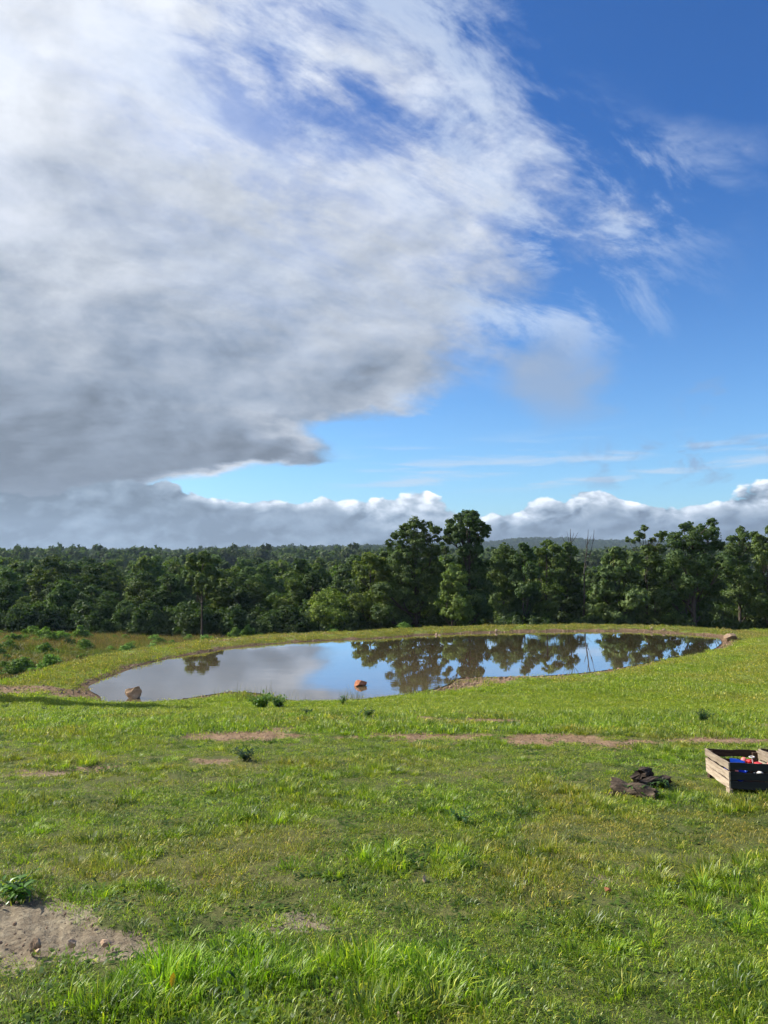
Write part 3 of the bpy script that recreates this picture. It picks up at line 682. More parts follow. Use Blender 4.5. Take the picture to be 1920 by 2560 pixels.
def crown_arrays(blobs, leaf, count, r, nsub=26, subr=.30, tri=False, flat=.8, fill=0.0):
    """blobs: (x, y, z, radius); leaf clusters gathered in sub-clumps with gaps between"""
    w = np.array([b[3] ** 2 for b in blobs]); w = w / w.sum(); P_, N_, LV = [], [], []
    for b, ww in zip(blobs, w):
        c = np.array(b[:3]); br = b[3]; n_ = max(int(count * 1.35 * ww), 20); ns = nsub
        d = r.normal(size=(ns, 3)); d /= np.linalg.norm(d, axis=1)[:, None]
        rad = br * (.35 + .62 * r.random(ns) ** .6)[:, None]
        sc = c + d * rad * np.array([1, 1, flat]); sr = br * subr * (.6 + .8 * r.random(ns)); sv = r.random(ns)
        k = r.integers(0, ns, n_)
        q = r.normal(size=(n_, 3)); q /= np.linalg.norm(q, axis=1)[:, None]; q *= (r.random(n_) ** .45 * np.where(r.random(n_) < .16, 1.9, 1))[:, None]
        p = sc[k] + q * sr[k][:, None] * np.array([1, 1, .7])
        out = (p - c) / br; nn = out * .7 + q * .5 + np.array([0, 0, .35]) + r.normal(0, .45, (n_, 3)); nn /= np.linalg.norm(nn, axis=1)[:, None]
        P_.append(p); N_.append(nn); LV.append(np.clip(.25 + .4 * sv[k] + .35 * r.random(n_), 0, 1))
    P_, N_, LV = map(np.concatenate, (P_, N_, LV)); n_ = len(P_)
    t = np.cross(N_, r.normal(size=(n_, 3))); t /= np.linalg.norm(t, axis=1)[:, None]; b_ = np.cross(N_, t)
    s = (leaf * (.6 + .8 * r.random(n_)))[:, None]
    if tri:
        V = np.stack((P_ + t * s * .6, P_ - t * s * .35 + b_ * s * .5, P_ - t * s * .35 - b_ * s * .5), 1).reshape(-1, 3); nvl = 3
    else:
        V = np.stack((P_ + t * s * .62, P_ + b_ * s * .36 + N_ * s * .08, P_ - t * s * .55, P_ - b_ * s * .36 + N_ * s * .08), 1).reshape(-1, 3); nvl = 4
    f = np.arange(n_ * nvl); return V, f, np.full(n_, nvl), np.repeat(LV, nvl)
def crown_mesh(*a, **k):
    V, f, lt, lv = crown_arrays(*a, **k); return mesh_np('crown', V, f, lt, [M['leaf']], dict(lv=lv))
def trunk_mesh(base, blobs, r, H, r0=.2, limbs=True, sides=7, mat='bark', lean=0.0):
    top = max(blobs, key=lambda b: b[2]); tx, ty = np.mean([b[0] for b in blobs]), np.mean([b[1] for b in blobs])
    pts = [np.array([0, 0, -.3])]; K = 6
    for i_ in range(1, K + 1):
        t = i_ / K; pts.append(np.array([tx * t ** 1.5 + r.normal(0, .05) * H * .03, ty * t ** 1.5 + r.normal(0, .05) * H * .03, t * H * .88]))
    tub = [tube(pts, [r0 * 1.35] + [r0 * (1 - .8 * i_ / K) for i_ in range(1, K + 1)], sides)]
    if limbs:
        for b in blobs:
            zc = max(b[2] - b[3] * 1.3 - .1 * H, .22 * H); zc = min(zc, H * .8); t = zc / (H * .88); a = np.array([tx * t ** 1.5, ty * t ** 1.5, zc]); e = np.array(b[:3]); md = (a + e) / 2 + np.array([0, 0, -.06 * H]) * .5 + r.normal(0, .02 * H, 3)
            rr = r0 * (1 - .8 * t) * .55; tub.append(tube([a, md, e], [rr, rr * .7, rr * .25], 5))
            for q in range(2):
                d = r.normal(size=3); d /= np.linalg.norm(d); tub.append(tube([md, e + d * b[3] * .7], [rr * .45, rr * .12], 4))
    V, F = join_tubes(tub); return mesh_np('trunk', V, np.array([q for f in F for q in f]), np.full(len(F), 4), [M[mat]], smooth=True)
def tree(loc, blobs, H, label, count, leaf, r, group=None, tint=(1, 1, 1), name='broadleaf_tree', r0=.2, **k):
    o = empty(name, loc); tag(o, label, 'tree', group)
    t = link('trunk', trunk_mesh((0, 0, 0), blobs, r, H, r0), o); t.color = (1, 1, 1, 1)
    c = link('crown', crown_mesh(blobs, leaf, count, r, **k), o); c.color = (tint[0] * 1.55, tint[1] * 1.45, tint[2] * 1.25, 1); return o
def hero(D, basepx, blobs_px, label, count, leaf, tint=(1, 1, 1), depth=1.0, r0=.2, seed=0, **k):
    r = np.random.default_rng(seed); bx = at_dist(basepx, 1560, D); loc = np.array([bx[0], D, gz(bx[0], D)])
    B = []
    for (px, py, pr) in blobs_px:
        q = at_dist(px, py, D); rad = pr * D / FPX * 1.02; dd = r.normal(0, 1) * depth * .9 if pr < 30 else r.normal(0, 1) * depth
        B.append((q[0] - loc[0], np.clip(dd, -2.4, 2.4), q[2] - loc[2], rad))
    H = max(b[2] + b[3] * .6 for b in B); return tree(loc, B, H, label, count, leaf, r, tint=tint, r0=r0, **k)
def build_heroes():
    L = .165
    hero(70, 1042, [(1042,1308,20),(1016,1316,17),(1066,1318,18),(1086,1328,14),(1096,1322,11),(1000,1336,17),(985,1340,12),(1030,1340,24),(1062,1345,22),(1092,1346,12),(1005,1360,20),(975,1358,12),(1045,1370,28),(1085,1375,20),
        (1010,1395,30),(1060,1405,34),(1090,1420,26),(985,1425,28),(1030,1440,36),(1075,1460,36),(1000,1480,38),(1050,1505,40),(1085,1530,34),(1010,1540,38),(960,1470,26),(960,1530,34)],
        'tall open-crowned oak left of the tallest tree behind the dam', 30000, L, (1.0, 1.0, .95), seed=1, r0=.24)
    hero(69, 1172, [(1168,1284,14),(1186,1290,15),(1150,1296,16),(1172,1304,20),(1132,1304,13),(1195,1306,14),(1208,1318,15),(1221,1322,10),(1128,1322,15),(1150,1322,19),(1185,1330,19),(1212,1334,12),(1116,1330,10),(1140,1343,18),(1168,1346,20),(1194,1350,15),(1120,1347,10),
        (1175,1375,22),(1196,1372,15),(1155,1378,16),(1175,1405,28),(1200,1415,24),(1185,1445,34),(1208,1470,28),(1180,1495,38),(1205,1525,32),(1175,1550,34)],
        'tallest tree behind the dam, its round crown well above the woods', 34000, L, (.82, .9, .9), seed=2, r0=.26)
    hero(66.5, 1128, [(1135,1424,20),(1120,1440,18),(1152,1442,20),(1112,1462,15),(1140,1470,24),(1120,1490,18),(1152,1500,24),(1140,1530,22),(1165,1528,18),(1160,1556,20),(1110,1530,12)],
        'pale yellow green tree lit in front of the tallest one', 14000, L, (1.75, 1.65, 1.25), depth=.6, seed=3, r0=.12)
    hero(76, 1118, [(1112,1345,9),(1122,1352,9),(1108,1360,8),(1114,1375,12),(1118,1400,18),(1112,1440,22),(1120,1490,28),(1115,1540,28)],
        'slender dark tree in the gap between the two tallest', 9000, L, (.8, .9, .9), seed=4, r0=.1)
    hero(71, 925, [(925,1398,22),(905,1420,24),(948,1408,24),(960,1440,26),(920,1452,26),(890,1432,12),(945,1480,30),(905,1500,30),(930,1535,32),(965,1515,28),(900,1550,25)],
        'olive tree with an arching branch left of the open-crowned oak', 18000, L, (1.5, 1.35, .9), seed=5, r0=.16)
    hero(76, 968, [(968,1380,16),(955,1395,18),(985,1400,20),(965,1430,28),(980,1470,30),(970,1520,32)],
        'rounded green tree behind the olive one left of the open-crowned oak', 10000, L, (1.0, 1.05, 1), seed=6)
    hero(74, 1258, [(1262,1368,14),(1250,1385,20),(1275,1384,16),(1238,1405,20),(1262,1415,28),(1285,1410,18),(1250,1450,32),(1275,1475,30),(1245,1500,32),(1265,1540,36)],
        'mid-green tree just right of the tallest tree', 15000, L, (1.15, 1.15, 1), seed=7, r0=.15)
    hero(73, 1305, [(1300,1366,12),(1312,1382,16),(1322,1396,16),(1296,1400,20),(1318,1425,24),(1290,1440,24),(1310,1470,30),(1335,1490,24),(1305,1515,34),(1325,1545,30)],
        'dark narrow-topped tree third right of the tallest', 16000, L, (.8, .92, .95), seed=8, r0=.15)
    hero(75, 1365, [(1362,1362,15),(1350,1378,17),(1380,1372,16),(1366,1395,24),(1345,1415,20),(1390,1405,20),(1370,1440,24),(1350,1475,26),(1385,1480,26),(1365,1520,30),(1350,1550,28)],
        'light green tree with a straight dark trunk before the snags', 15000, L, (1.25, 1.25, .95), seed=9, r0=.17)
    hero(76.5, 1418, [(1412,1364,13),(1425,1378,16),(1400,1385,16),(1418,1405,24),(1440,1420,20),(1405,1440,26),(1430,1465,28),(1410,1500,32),(1435,1540,34)],
        'green tree with a bare snag rising behind its top', 13000, L, (1.05, 1.1, .95), seed=10)
    hero(72, 1545, [(1538,1376,12),(1555,1388,20),(1525,1400,20),(1580,1395,20),(1545,1425,28),(1510,1440,22),(1580,1435,28),(1495,1480,24),(1530,1480,32),(1570,1490,34),(1505,1525,30),(1550,1540,36),(1490,1555,22)],
        'broad coarse-leaved oak right of the dead snag, pale leaves', 23000, .24, (1.25, 1.25, 1.3), seed=11, r0=.2)
    hero(74, 1615, [(1610,1320,9),(1603,1334,10),(1612,1340,8),(1600,1348,8),(1580,1348,8),(1574,1354,6),(1648,1336,10),(1632,1338,6),(1660,1334,8),(1640,1350,9),(1655,1350,8),(1625,1372,16),(1600,1375,14),(1650,1372,16),(1615,1400,26),(1650,1410,26),(1625,1445,32),(1600,1490,32),(1650,1490,34),(1625,1540,38)],
        'tree with three thin leafy sprigs sticking out of its top', 21000, L, (1.1, 1.1, 1.05), seed=12, r0=.16)
    hero(71, 1735, [(1738,1312,14),(1752,1308,12),(1718,1318,14),(1706,1314,8),(1768,1318,12),(1790,1322,12),(1800,1334,12),(1778,1338,20),(1740,1335,24),(1700,1345,20),(1685,1340,12),(1678,1360,18),(1720,1365,28),(1765,1370,30),(1800,1365,20),(1690,1395,30),(1740,1405,36),(1790,1410,30),
        (1680,1440,34),(1730,1455,38),(1780,1460,36),(1670,1495,34),(1720,1510,38),(1775,1520,38),(1690,1550,34),(1745,1555,34)],
        'largest broad-crowned dark oak in the right half of the treeline', 36000, L, (.85, .95, .88), seed=13, r0=.3)
    hero(75, 1850, [(1857,1324,11),(1848,1336,13),(1868,1338,12),(1835,1345,14),(1822,1348,10),(1855,1358,24),(1830,1375,24),(1880,1372,20),(1850,1400,34),(1825,1430,32),(1875,1440,32),(1845,1480,38),(1880,1510,36),(1830,1535,36)],
        'tree with a small knob on top between the two largest at right', 20000, L, (.95, 1.0, .95), seed=14, r0=.2)
    hero(69, 1925, [(1908,1326,14),(1925,1330,18),(1900,1345,14),(1945,1345,20),(1915,1365,26),(1950,1375,26),(1895,1395,22),(1925,1405,32),(1880,1450,24),(1915,1460,32),(1950,1470,34),(1890,1500,26),(1925,1520,34),(1960,1540,36)],
        'lit tree cut by the right edge of the view', 22000, L, (1.15, 1.15, .95), seed=15, r0=.2)
    # lone tree with a bare trunk at the left end of the dam
    hero(66, 505, [(482,1396,14),(508,1392,16),(530,1404,13),(470,1415,13),(498,1418,18),(525,1426,17),(545,1436,12),(485,1440,15),(510,1446,17),(536,1456,12),(472,1456,10),(500,1470,12),(525,1474,9),(484,1478,8)],
        'slim tree with a long bare trunk at the left end of the dam', 11000, .19, (1.2, 1.15, 1.0), depth=.8, seed=16, r0=.11)
    hero(72, 820, [(820,1490,22),(800,1508,24),(845,1500,24),(815,1530,30),(850,1535,26),(785,1540,22),(830,1560,30),(870,1550,20)],
        'rounded olive tree low in front of the woods near the dam', 14000, .17, (1.7, 1.6, 1.0), seed=17, r0=.12, subr=.5)
    hero(73, 700, [(700,1540,18),(680,1555,18),(722,1550,18),(660,1575,18),(640,1580,14),(705,1575,24),(740,1570,18)],
        'low leafy thicket tree beside the left dam crest', 7000, .18, (1.3, 1.3, 1.0), seed=18, r0=.08)
    hero(74, 103, [(103,1515,14),(90,1530,16),(120,1530,16),(105,1545,18),(80,1555,14),(125,1555,16)],
        'small grey green tree at the front of the left woods', 6000, .17, (1.6, 1.5, 1.2), seed=19, r0=.08)
build_heroes()

def shade_tree():
    # added unseen tree left of the view, shaped to cast shade along the bank
    r = np.random.default_rng(77); x, y = -19.0, 27.1
    B = [(r.normal(0, .18), r.normal(0, .18), 2.6 + .62 * i_, .72 - .02 * i_) for i_ in range(12)]
    tree((x, y, gz(x, y)), B, 9.8, 'added slender tree, unseen beyond the left edge, to shade the bank', 9000, .16, r, r0=.1, name='added_shade_tree')
shade_tree()

def dead_tree(D, px_base, segs, label, r0):
    loc = at_dist(px_base, 1560, D); loc[2] = gz(loc[0], D); T = []
    for pl, ra, rb in segs:
        q = [at_dist(a, b, D) - loc for a, b in pl]
        for i_ in range(1, len(q)): q[i_][1] += rng.normal(0, .25)
        T.append(tube(q, list(np.linspace(ra, rb, len(q))), 6))
    o = empty('dead_tree', loc); tag(o, label, 'dead tree')
    for nm, tt in (('trunk', T[:1]), ('branches', T[1:])):
        V, F = join_tubes(tt); link(nm, mesh_np(nm, V, [q for f in F for q in f], np.full(len(F), 4), [M['dead_wood']], smooth=True), o)
dead_tree(74.3, 1465, [([(1456,1640),(1461,1500),(1461,1430),(1466,1380),(1468,1345),(1470,1324)], .10, .015), ([(1464,1420),(1474,1385),(1483,1350),(1488,1324)], .07, .015), ([(1466,1400),(1458,1385),(1455,1372)], .04, .01),
    ([(1468,1362),(1476,1348),(1479,1338)], .035, .01), ([(1480,1360),(1488,1344)], .03, .01), ([(1466,1370),(1462,1350)], .03, .01), ([(1463,1450),(1452,1440),(1448,1430)], .03, .01), ([(1464,1440),(1476,1425)], .03, .01)],
    'bare dead tree with forked silvery top standing over the pond reflection', .15)
dead_tree(78, 1422, [([(1424,1640),(1423,1420),(1423,1360),(1424,1322)], .11, .02), ([(1424,1370),(1418,1345),(1417,1328)], .04, .01), ([(1424,1362),(1436,1345),(1446,1330)], .04, .012), ([(1423,1365),(1409,1350),(1404,1338)], .03, .01), ([(1428,1356),(1431,1332)], .03, .01)],
    'smaller bare snag poking out above the green treetops', .1)

def variant(seed, H=12.0, Wd=4.0, low=.2, tri=True, count=5200, leaf=.42, crop=None):
    r = np.random.default_rng(seed); B = []; nb = 15
    for i_ in range(nb):
        t = (i_ + .5) / nb; z = H * (low + (1 - low) * t * .93); prof = math.sin(math.pi * min(.95, .22 + .70 * t)) ** .8
        a = r.random() * 6.28; rad = Wd * .62 * prof * (.2 + .8 * r.random())
        B.append((math.cos(a) * rad, math.sin(a) * rad, z, Wd * (.26 + .20 * r.random()) * (.55 + .6 * prof)))
    B.append((0, 0, H * .93, Wd * .25)); B.append((r.normal(0, .5), r.normal(0, .5), H * .55, Wd * .5))
    return B, crown_mesh(B, leaf, count, r, tri=tri), trunk_mesh(None, B, r, H, .17, sides=5)
def build_woods():
    r = np.random.default_rng(5)
    fr = [variant(200 + i_, 12, 3.6 + .5 * (i_ % 3), .08 + .06 * (i_ % 2), count=11000, leaf=.30) for i_ in range(6)]
    mid = [variant(220 + i_, 12, 3.8 + .4 * (i_ % 3), .15, count=3800, leaf=.46) for i_ in range(6)]
    def place(x, y, H, protos, label, group, two=True):
        B, cm, tm = protos[r.integers(len(protos))]
        o = empty('broadleaf_tree', (x, y, gz(x, y)), r.random() * 6.28); s = H / 12.0; w = s * (.85 + .4 * r.random()) if H > 8 else s * 1.25
        o.scale = (w, w, s); tag(o, label, 'tree', group)
        t = r.random(); b = .92 + .85 * r.random() ** 1.4; tint = (b * (1.05 + .45 * (t > .55)), b * (1.05 + .25 * (t > .55)), b * (.95 - .1 * t), 1)
        c = link('crown', cm, o); c.color = tint; link('trunk', tm, o); return o
    ords = 'first second third fourth fifth sixth seventh eighth ninth tenth eleventh twelfth thirteenth fourteenth fifteenth sixteenth seventeenth eighteenth'.split()
    # front row of the left woods, left to right
    row = [(-40,1430,77),(25,1452,76),(60,1490,74),(160,1448,78),(200,1500,75),(232,1462,78),(268,1478,76),(310,1500,74.5),(350,1452,77),(392,1488,75),(430,1440,76),(455,1505,73),(560,1420,76),(600,1470,74),(645,1455,76),(690,1480,78),(740,1448,77),(785,1430,78)]
    for i_, (px, top, D) in enumerate(row):
        q = at_dist(px, top, D); H = q[2] - gz(q[0], D)
        place(q[0], D, H, fr, '%s tree from the left in the front row of the left woods' % ords[i_], 'front trees of the left woods')
    n_ = 0
    def rowof(D, sp, a0, a1, ztop, protos, label, group):
        nonlocal n_
        x = math.tan(R(a0)) * D; kth = 0
        while x < math.tan(R(a1)) * D:
            xx = x + r.normal(0, .2) * sp; d = D + r.normal(0, .25) * sp
            e = ztop(math.degrees(math.atan2(xx, d))) + r.normal(0, .42) * (90 / D) ** .8
            zt = CAMZ + math.tan(R(e)) * d; H = float(np.clip(zt - gz(xx, d), 6, 17)); lb = label
            if D < 100: lb = 'number %d from the left: %s' % (kth + 1, label) if kth >= 18 else '%s from the left, %s' % (ords[kth], label)
            place(xx, d, H, protos, lb, group); n_ += 1; kth += 1
            x += sp * (.8 + .4 * r.random())
    el_y = lambda y: azel(960, y)[1]
    # fill behind the dam on the right
    top_r = lambda a: el_y(1432) if a > 2 else el_y(1425)
    for D, sp, y_, lab in ((80, 4.4, 1425, 'leafy tree packed in just behind the front trees of the dam'), (88, 4.8, 1405, 'leafy tree in the second rank behind the dam')):
        rowof(D, sp, 0, 33, lambda a: el_y(y_), fr if D < 85 else mid, lab, lab.replace('leafy tree', 'leafy trees'))
    for D, sp, y_, lab in ((84, 4.6, 1425, 'dark tree in the second rank of the left woods'), (92, 5.0, 1412, 'dark tree in the third rank of the left woods')):
        rowof(D, sp, -32, -1, lambda a: el_y(y_), fr, lab, lab.replace('dark tree', 'dark trees'))
    for D, sp, y_ in ((104, 5.8, 1414), (120, 6.2, 1408), (140, 6.8, 1404)):
        rowof(D, sp, -31, 24, lambda a: el_y(y_), mid, 'crown deep in the middle of the woods, its top below the skyline', 'trees in the middle of the woods')
    for D, sp, y_ in ((170, 8, 1401), (210, 9, 1398), (260, 10.5, 1396), (330, 12, 1395)):
        rowof(D, sp, -30, 14 if D < 300 else 10, lambda a: el_y(y_), mid, 'small far crown among the hazy rear treetops of the near woods', 'rear treetops of the near woods')
    print('woods', n_)
    # undergrowth skirt along the edge of the woods
    lows = [variant(240 + i_, 3.0, 1.8, .0, count=1400, leaf=.22)[1] for i_ in range(4)]
    pts = []
    for px in np.arange(-120, 2080, 9):
        D = 71.5 + r.normal(0, 1.2) if px > 480 else 73.5 + r.normal(0, 1.0)
        q = at_dist(px, 1560, D); pts.append((q[0], D))
    pts = np.array(pts); x, y = pts.T; z = height(x, y); N = len(x)
    s = .55 + .65 * r.random(N)
    for m_ in lows: m_.materials[0] = M['farleaf']
    rot = np.stack((np.zeros(N), np.zeros(N), r.random(N) * 6.28), 1); c = np.stack([.8 + .5 * r.random(N)] * 3, 1) * GR([1.1, 1.1, 1])
    scatter('undergrowth', np.stack((x, y, z - .1), 1), rot, np.stack((s, s, s), 1), r.integers(0, 4, N), c, hidden_coll('bush_source', lows), 'dark brush skirting the foot of the woods')
    N = 420; x = -44 + 52 * r.random(N); y = 33 + 38 * r.random(N) ** 1.1; sdm = pond_sd(x, y); Yb = np.interp(x, [-16, -11, 19, 23, 30], [30, 28.5, 43.5, 49, 50]); k_ = (np.minimum(sdm - 2.6, y - Yb) > 1.5) & (np.abs(x) < y * .62) & (fbm(x, y, .22, 3) > .46)
    x, y = x[k_], y[k_]; N = len(x); s = .10 + .22 * r.random(N) ** 2; rot = np.stack((np.zeros(N), np.zeros(N), r.random(N) * 6.28), 1); b = (1.5 + 1.6 * r.random(N))[:, None]
    scatter('meadow_weeds', np.stack((x, y, height(x, y) - .03), 1), rot, np.stack((s * 1.6, s * 1.6, s), 1), r.integers(0, 4, N), b * GR([[1.25, 1.3, .9]]), bpy.data.collections['bush_source'], 'low green weeds dotted through the rough meadow')
    # far hills wood
    fv = []
    for i_ in range(5):
        B = [(r.normal(0, 1.7), r.normal(0, 1.7), 8 + r.normal(0, 1.8), 2.2 + r.random() * 1.3) for _ in range(6)] + [(0, 0, 5, 3.4)]
        m_ = crown_mesh(B, 1.15, 420, r, tri=True, nsub=8); m_.materials[0] = M['farleaf']; fv.append(m_)
    cf = hidden_coll('far_crown_source', fv); PX, PY = [], []
    for r0, r1, a_ in ((350, 900, 55), (900, 1650, 80), (1650, 2500, 110)):
        N = int(.5 * R(70) * (r1 ** 2 - r0 ** 2) / a_); x, y = sector(N, r0, r1, -35, 35, r); PX.append(x); PY.append(y)
    x, y = np.concatenate(PX), np.concatenate(PY); z = height(x, y, False); N = len(x)
    rot = np.stack((np.zeros(N), np.zeros(N), r.random(N) * 6.28), 1); s = .85 + .5 * r.random(N)
    b = (.75 + .6 * r.random(N)) ; c = np.stack((b * (1 + .2 * r.random(N)), b, b * .95), 1)
    scatter('distant_forest', np.stack((x, y, z - .5), 1), rot, np.stack((s, s, s * (.8 + .4 * r.random(N))), 1), r.integers(0, 5, N), c, cf, 'unbroken forest canopy covering the far hills')
build_woods()

# ------------------------------------------------------------------ shrubs, weeds
def leafy(seed, H, Wd, n_stem, per, leaf, tint, name, loc, label, cat, group=None):
    """stems with paired lance-shaped leaves"""
    r = np.random.default_rng(seed); o = empty(name, loc); tag(o, label, cat, group); T = []; V = []; F = []; LT = []; LV = []
    for s_ in range(n_stem):
        a = r.random() * 6.28; sp = Wd * .5 * (.2 + .8 * r.random()); h = H * (.55 + .45 * r.random()); b = np.array([r.normal(0, .06 * Wd), r.normal(0, .06 * Wd), -.02])
        e = np.array([math.cos(a) * sp, math.sin(a) * sp, h]); md = (b + e) / 2 + np.array([-math.cos(a), -math.sin(a), .6]) * sp * .2
        T.append(tube([b, md, e], [.008 * H + .003, .006 * H + .002, .002], 4))
        for j_ in range(per):
            t = .15 + .85 * (j_ + r.random()) / per; p = (1 - t) ** 2 * b + 2 * t * (1 - t) * md + t * t * e
            an = r.random() * 6.28; d = np.array([math.cos(an), math.sin(an), .1 + r.normal(0, .45)]); d /= np.linalg.norm(d)
            sd_ = np.cross(d, [0, 0, 1.0]); sd_ /= np.linalg.norm(sd_); u_ = np.cross(sd_, d); l = leaf * (.6 + .7 * r.random()); w = l * .17
            k = len(V); V += [p, p + d * l * .4 + sd_ * w + u_ * w * .35, p + d * l - u_ * l * .12, p + d * l * .4 - sd_ * w + u_ * w * .35, p + d * l * .5]
            F += [k, k + 1, k + 4, k + 1, k + 2, k + 4, k + 2, k + 3, k + 4, k + 3, k, k + 4]; LT += [3] * 4; LV += [float(np.clip(r.normal(.5, .25), 0, 1))] * 5
    Vt, Ft = join_tubes(T); st = link('stem', mesh_np('stem', Vt, [q for f in Ft for q in f], np.full(len(Ft), 4), [M['weed']], dict(lv=np.full(len(Vt), .4))), o); st.color = (1.2, 1.0, .8, 1)
    c = link('foliage', mesh_np('foliage', np.array(V), F, LT, [M['weed']], dict(lv=LV)), o); c.color = (*tint, 1); return o
def build_plants():
    def at(px, py): return hit(px, py)
    leafy(1, .46, .95, 26, 30, .11, (2.3, 2.3, 1.3), 'leafy_weed', at(655, 1772), 'tall leafy green weed at the near pond edge, left of its pair', 'weed')
    leafy(2, .38, .95, 24, 26, .10, (1.9, 2.0, 1.3), 'leafy_weed', at(700, 1770), 'bushy weed with seed stalks beside the tall leafy weed', 'weed')
    leafy(3, .30, .42, 12, 14, .09, (1.2, 1.4, 1.1), 'leafy_weed', at(856, 1762), 'small dark weed on the lawn edge by the red rock', 'weed')
    leafy(4, .28, .44, 18, 16, .07, (.45, .6, .5), 'leafy_weed', at(1757, 1808), 'compact dark green weed on the right lawn above the bins', 'weed')
    leafy(5, .17, .34, 14, 14, .06, (.45, .55, .65), 'leafy_weed', at(612, 1902), 'flat dark blue green weed alone on the left slope', 'weed')
    leafy(6, .10, .34, 26, 5, .075, (1.8, 2.0, .9), 'leafy_weed', at(38, 2242), 'bright rosette weed above the bare soil patch', 'weed')
    leafy(7, .22, .40, 12, 12, .09, (.9, 1.0, .8), 'leafy_weed', at(770, 1790), 'ragged brown green weed on the slope below the pond', 'weed')
    leafy(8, .24, .40, 14, 12, .09, (1.0, 1.1, .8), 'leafy_weed', at(920, 1795), 'dark green weed beside the upper bare soil strip', 'weed')
    leafy(9, .11, .28, 14, 7, .05, (1.5, 1.7, .9), 'leafy_weed', at(1155, 2060), 'green weed clump above the small bare spot mid slope', 'weed')
    leafy(10, .14, .34, 14, 10, .07, (.8, .9, .9), 'leafy_weed', at(15, 1772), 'little dark weed at the left edge by the pond spit', 'weed')
    for i_, (px, py) in enumerate(((110,1775),(150,1776),(215,1776),(260,1775),(310,1774),(370,1776),(420,1775),(470,1777))):
        leafy(20 + i_, .15, .26, 7, 7, .075, (1.1, 1.15, .8), 'leafy_weed', at(px, py + 3), 'pale sprout in the row along the shaded bank', 'weed', 'sprouts along the shaded bank')
    # shrubs of the meadow: (px, base y, D, height px, width px)
    sh = [(48,1585,58,46,44,'tallest pale shrub at the left end of the meadow thicket'),(82,1600,55,32,46,'low shrub beneath the tallest pale one in the meadow'),(112,1612,54,40,46,'second shrub of the meadow thicket with a feathery top'),
          (150,1610,54,26,40,'low spreading shrub in the middle of the meadow thicket'),(112,1640,46,30,40,'nearest shrub in front of the meadow thicket'),(200,1608,56,38,34,'lone upright shrub right of the meadow thicket'),(168,1618,52,20,30,'small dark shrub between the thicket and the lone shrub'),
          (30,1610,52,24,36,'low shrub at the far left edge of the meadow'),(60,1668,37,16,28,'small green shrub in the near meadow above the dam'),(205,1652,41,8,22,'low shrub patch in the near meadow'),
          (590,1592,64,22,30,'bright green sapling shrub behind the left dam crest'),(620,1590,65,26,30,'leafy shrub rising behind the left dam crest')]
    for i_, (px, py, D, hp, wp, lab) in enumerate(sh):
        q = hit(px, py); D = min(float(q[1]), 72.0) if px < 300 else D; q = at_dist(px, py, D); z = gz(q[0], D); top = at_dist(px, py - hp, D)[2]; H = float(np.clip(top - z, .35, 2.2 if px < 300 else 3.6)); wd = 1.25 * wp * D / FPX; H *= 1.12
        r = np.random.default_rng(300 + i_); o = empty('shrub', (q[0], D, z)); tag(o, lab, 'shrub')
        B = [(q_ * math.cos(a_) * wd, q_ * math.sin(a_) * wd, H * (.08 + (.86 - q_ * .9) * r.random()), wd * (.09 + .10 * r.random())) for a_, q_ in [(r.random() * 6.28, .42 * r.random() ** .7) for _ in range(26)]] + [(0, 0, H * .90, wd * .09), (wd * .06, 0, H * .75, wd * .14)]
        st = link('stem', trunk_mesh(None, B, r, H, .03, sides=5), o)
        c = link('foliage', crown_mesh(B, .11, 4200, r, nsub=6, subr=.6), o); c.color = (2.9, 2.9, 1.6, 1) if 'dark' not in lab else (1.1, 1.2, .9, 1)
build_plants()

# ------------------------------------------------------------------ rocks
def rock_mesh(name, sx, sy, sz, seed, mat, cuts=13, sub=4):
    r = random.Random(seed); bm = bmesh.new(); bmesh.ops.create_icosphere(bm, subdivisions=sub, radius=1)
    for _ in range(cuts):
        d = Vector((r.gauss(0, 1), r.gauss(0, 1), r.gauss(0, .8))).normalized(); h = .38 + .34 * r.random()
        for v_ in bm.verts:
            t = v_.co.dot(d) - h
            if t > 0: v_.co -= d * t
    off = Vector((r.random() * 50, 0, 0))
    for v_ in bm.verts:
        v_.co += v_.co.normalized() * (mnoise.noise(v_.co * 2.3 + off) * .10 + mnoise.noise(v_.co * 7 + off) * .05 + mnoise.noise(v_.co * 17 + off) * .02)
        v_.co = Vector((v_.co.x * sx * .68, v_.co.y * sy * .68, v_.co.z * sz * .9))
    me = bpy.data.meshes.new(name); bm.to_mesh(me); bm.free(); me.materials.append(M[mat]); return me
def rock(loc, sx, sy, sz, seed, mat, label, name='rock', sink=.2, rz=0, cat='rock', group=None, sub=4):
    o = link(name, rock_mesh(name, sx, sy, sz, seed, mat, sub=sub)); o.location = (loc[0], loc[1], loc[2] + sz * (.6 - sink)); o.rotation_euler = (0, 0, rz)
    tag(o, label, cat, group); return o
